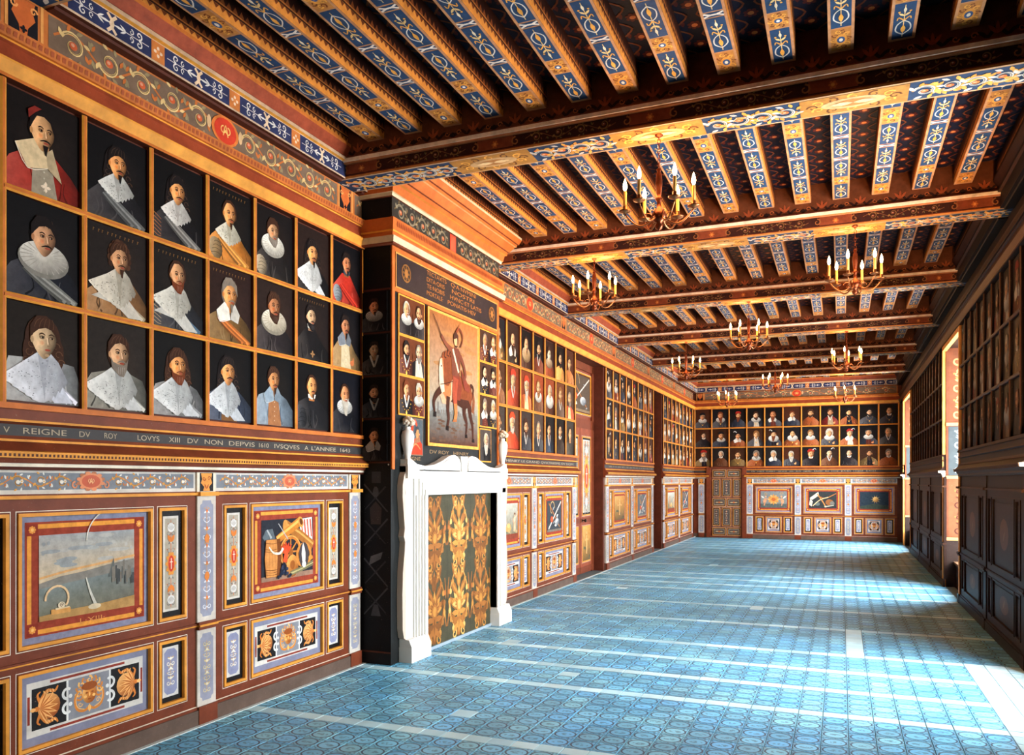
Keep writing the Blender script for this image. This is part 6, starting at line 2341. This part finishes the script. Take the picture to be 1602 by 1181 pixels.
mb.box(OP0, OP1, 0, .028, -.005, .03, (150, 166, 176))
put('hearth_sill', mb, M_STONE, mant, FCH(MY0))


# ------------------------------------------------------------------ doors
def door_left(k, y0, y1):
    w = y1 - y0
    M = FL((y0 + y1) / 2, 0, XL - .2)
    t = link(f'door_{k}', None, None, M, kind='structure')
    mb = MB()
    mb.box(-w / 2, w / 2, 0, 3.64, -.1, 0, (132, 66, 44))
    mb.box(-w / 2, -w / 2 + .1, 0, 3.62, 0, .03, BROWN)
    mb.box(w / 2 - .1, w / 2, 0, 3.62, 0, .03, BROWN)
    mb.box(-w / 2, w / 2, 2.5, 2.66, 0, .03, BROWN)
    mb.box(-w / 2, w / 2, 3.5, 3.63, 0, .03, BROWN)
    put('door_frame', mb, M_WOOD, t, M)
    lw = w / 2 - .12
    for sg in (-1, 1):
        leaf_M = M @ Matrix.Translation((sg * (lw / 2 + .01), 0, .002))
        mb = MB()
        mb.box(-lw / 2, lw / 2, .02, 2.5, 0, .025, (140, 70, 46))
        for a, b in ((.2, .82), (1.0, 2.36)):
            gold_frame(mb, -lw / 2 + .1, lw / 2 - .1, a, b, PAL, .02, .036)
        mb.box(-lw / 2, lw / 2, .88, .96, .02, .034, BROWN)
        mb.box(-lw / 2, lw / 2, .02, .12, .02, .034, BROWN)
        leaf_o = put('door_leaf', mb, M_WOOD, t, leaf_M)
        link('ornament_panel', cached(('ou', round(lw - .236, 3), 'd'), orn_up, lw - .236, 1.324), leaf_o, leaf_M @ Matrix.Translation((0, 1.018, .0255)))
        E = MB(.0011)
        E.box(-lw / 2 + .118, lw / 2 - .118, .218, .802, .025, .028, (150, 110, 60))
        E.base = .028
        emb_sunset(E, -lw / 2 + .118, lw / 2 - .118, .218, .802)
        put('panel_picture', E, M_OIL, leaf_o, leaf_M)
    mb = MB()
    mb.lathe([(.03, 0), (.03, .008), (.012, .012), (.012, .04), (.026, .05), (.03, .065), (.02, .078), (.002, .082)], 0, 0, 0, 10, (60, 52, 46))
    put('door_knob', mb, M_BRASS, t, M @ Matrix.Translation((.1, .92, .034)), smooth=True)
    E = MB(.0011)
    E.box(-w / 2 + .16, w / 2 - .16, 2.74, 3.44, 0, .012, BROWN_D)
    gold_frame(E, -w / 2 + .16, w / 2 - .16, 2.74, 3.44, PAL, .01, .03)
    E.base = .012
    emb_trophy(E, -w / 2 + .2, w / 2 - .2, 2.78, 3.4, seed=k + 3, bg=(84, 70, 58))
    put('transom_panel', E, M_OIL, t, M)


door_left(1, *DOORWAYS[0])
door_left(2, *DOORWAYS[1])

# small door in the end wall
DX = -2.985
M = FB(DX)
t = link('door_3', None, None, M, kind='structure')
mb = MB()
mb.box(-.55, -.43, 0, 1.96, 0, .06, BROWN)
mb.box(.43, .55, 0, 1.96, 0, .06, BROWN)
mb.box(-.55, .55, 1.955, 1.985, 0, .07, BROWN)
mb.box(-.43, .43, 0, 1.955, 0, .012, (116, 62, 44))
put('door_frame', mb, M_WOOD, t, M)
rows = [(1.70, 1.9, 2), (1.16, 1.64, 3), (.88, 1.1, 2), (.33, .83, 3), (.06, .27, 2)]
for a, b, n in rows:
    xs = [(-.38, -.02), (.02, .38)] if n == 2 else [(-.38, -.18), (-.12, .12), (.18, .38)]
    for j, (x0, x1) in enumerate(xs):
        E = MB(.0011)
        wid = n == 3 and j == 1
        gold_frame(E, x0, x1, a, b, PAL, .01, .03, .009)
        E.box(x0 + .014, x1 - .014, a + .014, b - .014, .01, .016, BLACK)
        E.base = .016
        E.rect(x0 + .034, x1 - .034, a + .034, b - .034, (190, 172, 146), 1)
        E.rect(x0 + .044, x1 - .044, a + .044, b - .044, (84, 76, 74), 2)
        cx, cy = (x0 + x1) / 2, (a + b) / 2
        if n == 3:
            candelabrum(E, cx, a + .06, b - .06, (x1 - x0) * .4, ((190, 180, 160), (206, 120, 60), (222, 200, 170)), 3, .06)
        else:
            for sg in (-1, 1):
                E.leaf(cx, cy, 0 if sg > 0 else PI, .11, .03, (206, 180, 130), 3)
            E.ell(cx, cy, .025, .025, (206, 110, 60), 4, 8)
        put('door_panel', E, M_WOOD, t, M)
mb = MB()
mb.lathe([(.022, 0), (.022, .006), (.009, .01), (.009, .03), (.02, .038), (.022, .05), (.002, .06)], 0, 0, 0, 10, (70, 60, 50))
put('door_knob', mb, M_BRASS, t, M @ Matrix.Translation((.4, .95, .02)), smooth=True)
M = FB(-3.68)
pil = cached(('pil', 'L'), pilaster, .165, PAL)
mb = MB()
mb.box(-.22, .2, 0, 1.65, 0, .012, BROWN)
mb.box(-.22, .2, 0, .1, 0, .03, (98, 80, 70))
pb = put('corner_panel', mb, M_WOOD, wall_end, M)
link('pilaster', pil, pb, M)


# ------------------------------------------------------------------ windows in the right wall
def jamb_panel(w=.5):
    P = MB()
    P.box(0, w, .72, W_TOP, 0, .012, (96, 52, 32))
    P.base = .012
    P.rect(.03, w - .06, .75, 1.62, (104, 62, 38), 1)
    candelabrum(P, w / 2 - .02, .8, 1.58, .3, ((60, 28, 20), (150, 84, 44), (170, 140, 100)), 2, .09)
    P.rect(.03, w - .06, 1.68, 2.42, (56, 62, 64), 1)
    candelabrum(P, w / 2 - .02, 1.72, 2.38, .3, ((130, 136, 138), (100, 112, 122), (150, 140, 120)), 2, .09)
    P.rect(.03, w - .06, 2.5, 3.5, (96, 54, 33), 1)
    candelabrum(P, w / 2 - .02, 2.55, 3.45, .34, ((170, 124, 76), (150, 90, 48), (176, 150, 112)), 2, .1)
    P.base = 0
    for z in (.7, 1.63, 2.43):
        P.box(0, w, z, z + .045, 0, .03, (170, 124, 76))
    P.box(0, w, 0, .7, 0, .01, (40, 28, 24))
    return P.mesh('jamb_painting', M_WOOD)


jp = jamb_panel()
for k, (a, b) in enumerate(WINDOWS):
    c, w = (a + b) / 2, b - a
    M = FR(c, 0, XR + .5)
    t = link(f'window_{k + 1}', None, None, M, kind='structure')
    mb = MB()
    FRC = (96, 70, 52)
    for x0, x1 in ((-w / 2, -w / 2 + .06), (w / 2 - .06, w / 2), (-.04, .04)):
        mb.box(x0, x1, W_SILL, W_TOP, -.03, .03, FRC)
    for z0, z1 in ((W_SILL, W_SILL + .08), (W_TOP - .06, W_TOP)):
        mb.box(-w / 2 + .06, w / 2 - .06, z0, z1, -.029, .029, FRC)
    put('window_frame', mb, M_WOOD, t, M)
    nx, nz = 2, 6
    zs = [W_SILL + .08 + (W_TOP - W_SILL - .14) * j / nz for j in range(nz + 1)]
    for half in (-1, 1):
        x0, x1 = (-w / 2 + .06, -.04) if half < 0 else (.04, w / 2 - .06)
        for j in range(1, nz):
            mb = MB()
            mb.box(x0, x1, zs[j] - .012, zs[j] + .012, -.016, .016, FRC)
            put('glazing_bar', mb, M_WOOD, t, M)
        mb = MB()
        mb.box((x0 + x1) / 2 - .012, (x0 + x1) / 2 + .012, zs[0], zs[-1], -.015, .015, FRC)
        put('glazing_bar', mb, M_WOOD, t, M)
        for j in range(nz):
            for q in range(nx):
                p0 = x0 + (x1 - x0) * q / nx
                p1 = x0 + (x1 - x0) * (q + 1) / nx
                mb = MB()
                mb.face([(p0, zs[j], 0), (p1, zs[j], 0), (p1, zs[j + 1], 0), (p0, zs[j + 1], 0)], WHITE)
                put('pane', mb, M_GLASS, t, M)
    link('jamb_painting', jp, t, FB(XR + .001, 0, b))          # far jamb, facing the viewer
    link('jamb_painting', jp, t, frame((-1, 0, 0), (0, 0, 1), (0, 1, 0), (XR + .501, a, 0)))
    mb = MB()                                                   # gilt architrave round the opening
    AR = (206, 140, 70)
    for y in (a - .07, b):
        mb.box(XR - .045, XR + .01, y, y + .07, .0, W_TOP + .03, AR)
    mb.box(XR - .045, XR + .01, a, b, W_TOP - .04, W_TOP + .03, AR)
    put('architrave', mb, M_WOOD, t)
    mb = MB()
    mb.box(XR + .1, XR + .47, a, b, W_SILL, W_SILL + .03, (120, 90, 66))
    put('window_sill', mb, M_WOOD, t)

# ------------------------------------------------------------------ chandeliers
CU, CUL = (126, 62, 36), (150, 92, 54)


def chandelier_meshes(drop):
    d = {}
    mb = MB()
    n = max(3, int((drop - .46) / .034))
    for k in range(n):
        z = -(k + .5) * (drop - .46) / n
        ring = [(.011 * math.cos(t) if k % 2 else 0, 0 if k % 2 else .011 * math.cos(t), z + .021 * math.sin(t)) for t in [2 * PI * j / 8 for j in range(9)]]
        mb.tube(ring, .0028, 5, CU)
    mb.lathe([(.03, 0), (.03, -.008), (.012, -.02), (.004, -.026)], 0, 0, 0, 10, CU)
    d['chain'] = mb.mesh('chain', M_BRASS)
    mb = MB()
    z0 = -(drop - .46)
    prof = [(.004, 0), (.02, -.012), (.012, -.03), (.022, -.05), (.026, -.12), (.018, -.19), (.012, -.21), (.028, -.225), (.014, -.245), (.018, -.29), (.05, -.33), (.056, -.355), (.04, -.385), (.018, -.4), (.03, -.42), (.024, -.44), (.006, -.452), (.002, -.46)]
    mb.lathe([(r, h) for r, h in prof], 0, 0, z0, 12, CU)
    d['stem'] = mb.mesh('stem', M_BRASS, True)
    zh = -drop + .11
    mb = MB()
    pts = []
    for k in range(17):
        t = k / 16
        pts.append((.03 + .215 * t, 0, zh - .075 * math.sin(PI * t * .95) * (1 - .1 * t) + .045 * t * t + .0))
    mb.tube(pts, .0062, 6, CUL)
    mb.tube([(x + .05, 0, z) for x, _, z in [(.03 + .03 * math.cos(q), 0, zh + .0 + .025 * math.sin(q)) for q in [j * .7 for j in range(8)]]], .004, 5, CUL)
    d['arm'] = mb.mesh('arm', M_BRASS, True)
    za = pts[-1][2]
    mb = MB()
    mb.lathe([(.008, 0), (.014, .006), (.042, .016), (.046, .024), (.03, .02), (.012, .022), (.016, .05), (.014, .058)], .245, 0, za, 12, CUL)
    d['cup'] = mb.mesh('drip_pan', M_BRASS, True)
    mb = MB()
    mb.lathe([(.0125, .03), (.0125, .165), (.008, .168)], .245, 0, za, 10, (232, 178, 92))
    d['candle'] = mb.mesh('candle', M_PLAIN, True)
    mb = MB()
    mb.lathe([(.006, .168), (.013, .182), (.0165, .2), (.013, .225), (.006, .248), (.001, .262)], .245, 0, za, 10, (255, 220, 150))
    d['bulb'] = mb.mesh('bulb', M_BULB, True)
    d['z'] = za + .2
    return d


_cm = {}
CH = [(-1.217, 5.72, .70, 8, 'large copper chandelier nearest the viewer, below the first beam'),
      (-2.57, 8.63, .60, 30, 'chandelier nearest the left wall, just right of the fireplace'),
      (.13, 8.5, .69, 14, 'chandelier nearest the right wall, below the second beam'),
      (-1.19, 11.53, .69, 8, 'chandelier hanging centrally below the third beam'),
      (-2.58, 14.44, .69, 10, 'left chandelier of the pair below the fourth beam'),
      (.09, 14.44, .69, 22, 'right chandelier of the pair below the fourth beam'),
      (-1.26, 17.35, .69, 8, 'small-looking central chandelier below the fifth beam'),
      (-2.61, 20.26, .69, 30, 'farthest left chandelier before the end wall'),
      (.09, 20.26, .69, 27, 'farthest right chandelier before the end wall')]
for x, y, drop, rot, lab in CH:
    if drop not in _cm:
        _cm[drop] = chandelier_meshes(drop)
    d = _cm[drop]
    M = Matrix.Translation((x, y, Z_SOF - .004))
    t = thing('chandelier', M, lab, 'chandelier', 'copper six-light chandeliers')
    link('chain', d['chain'], t, M)
    link('stem', d['stem'], t, M)
    for k in range(6):
        R = M @ Matrix.Rotation(math.radians(rot + 60 * k), 4, 'Z')
        arm = link('arm', d['arm'], t, R)
        link('drip_pan', d['cup'], arm, R)
        link('candle', d['candle'], arm, R)
        link('bulb', d['bulb'], arm, R)
    ld = bpy.data.lights.new('candle_light', 'POINT')
    ld.energy = LAMP_W
    ld.color = LAMP_COLOR
    ld.shadow_soft_size = .16
    lo = bpy.data.objects.new('candle_light', ld)
    COL.objects.link(lo)
    lo.location = (x, y, Z_SOF + d['z'] - .01)
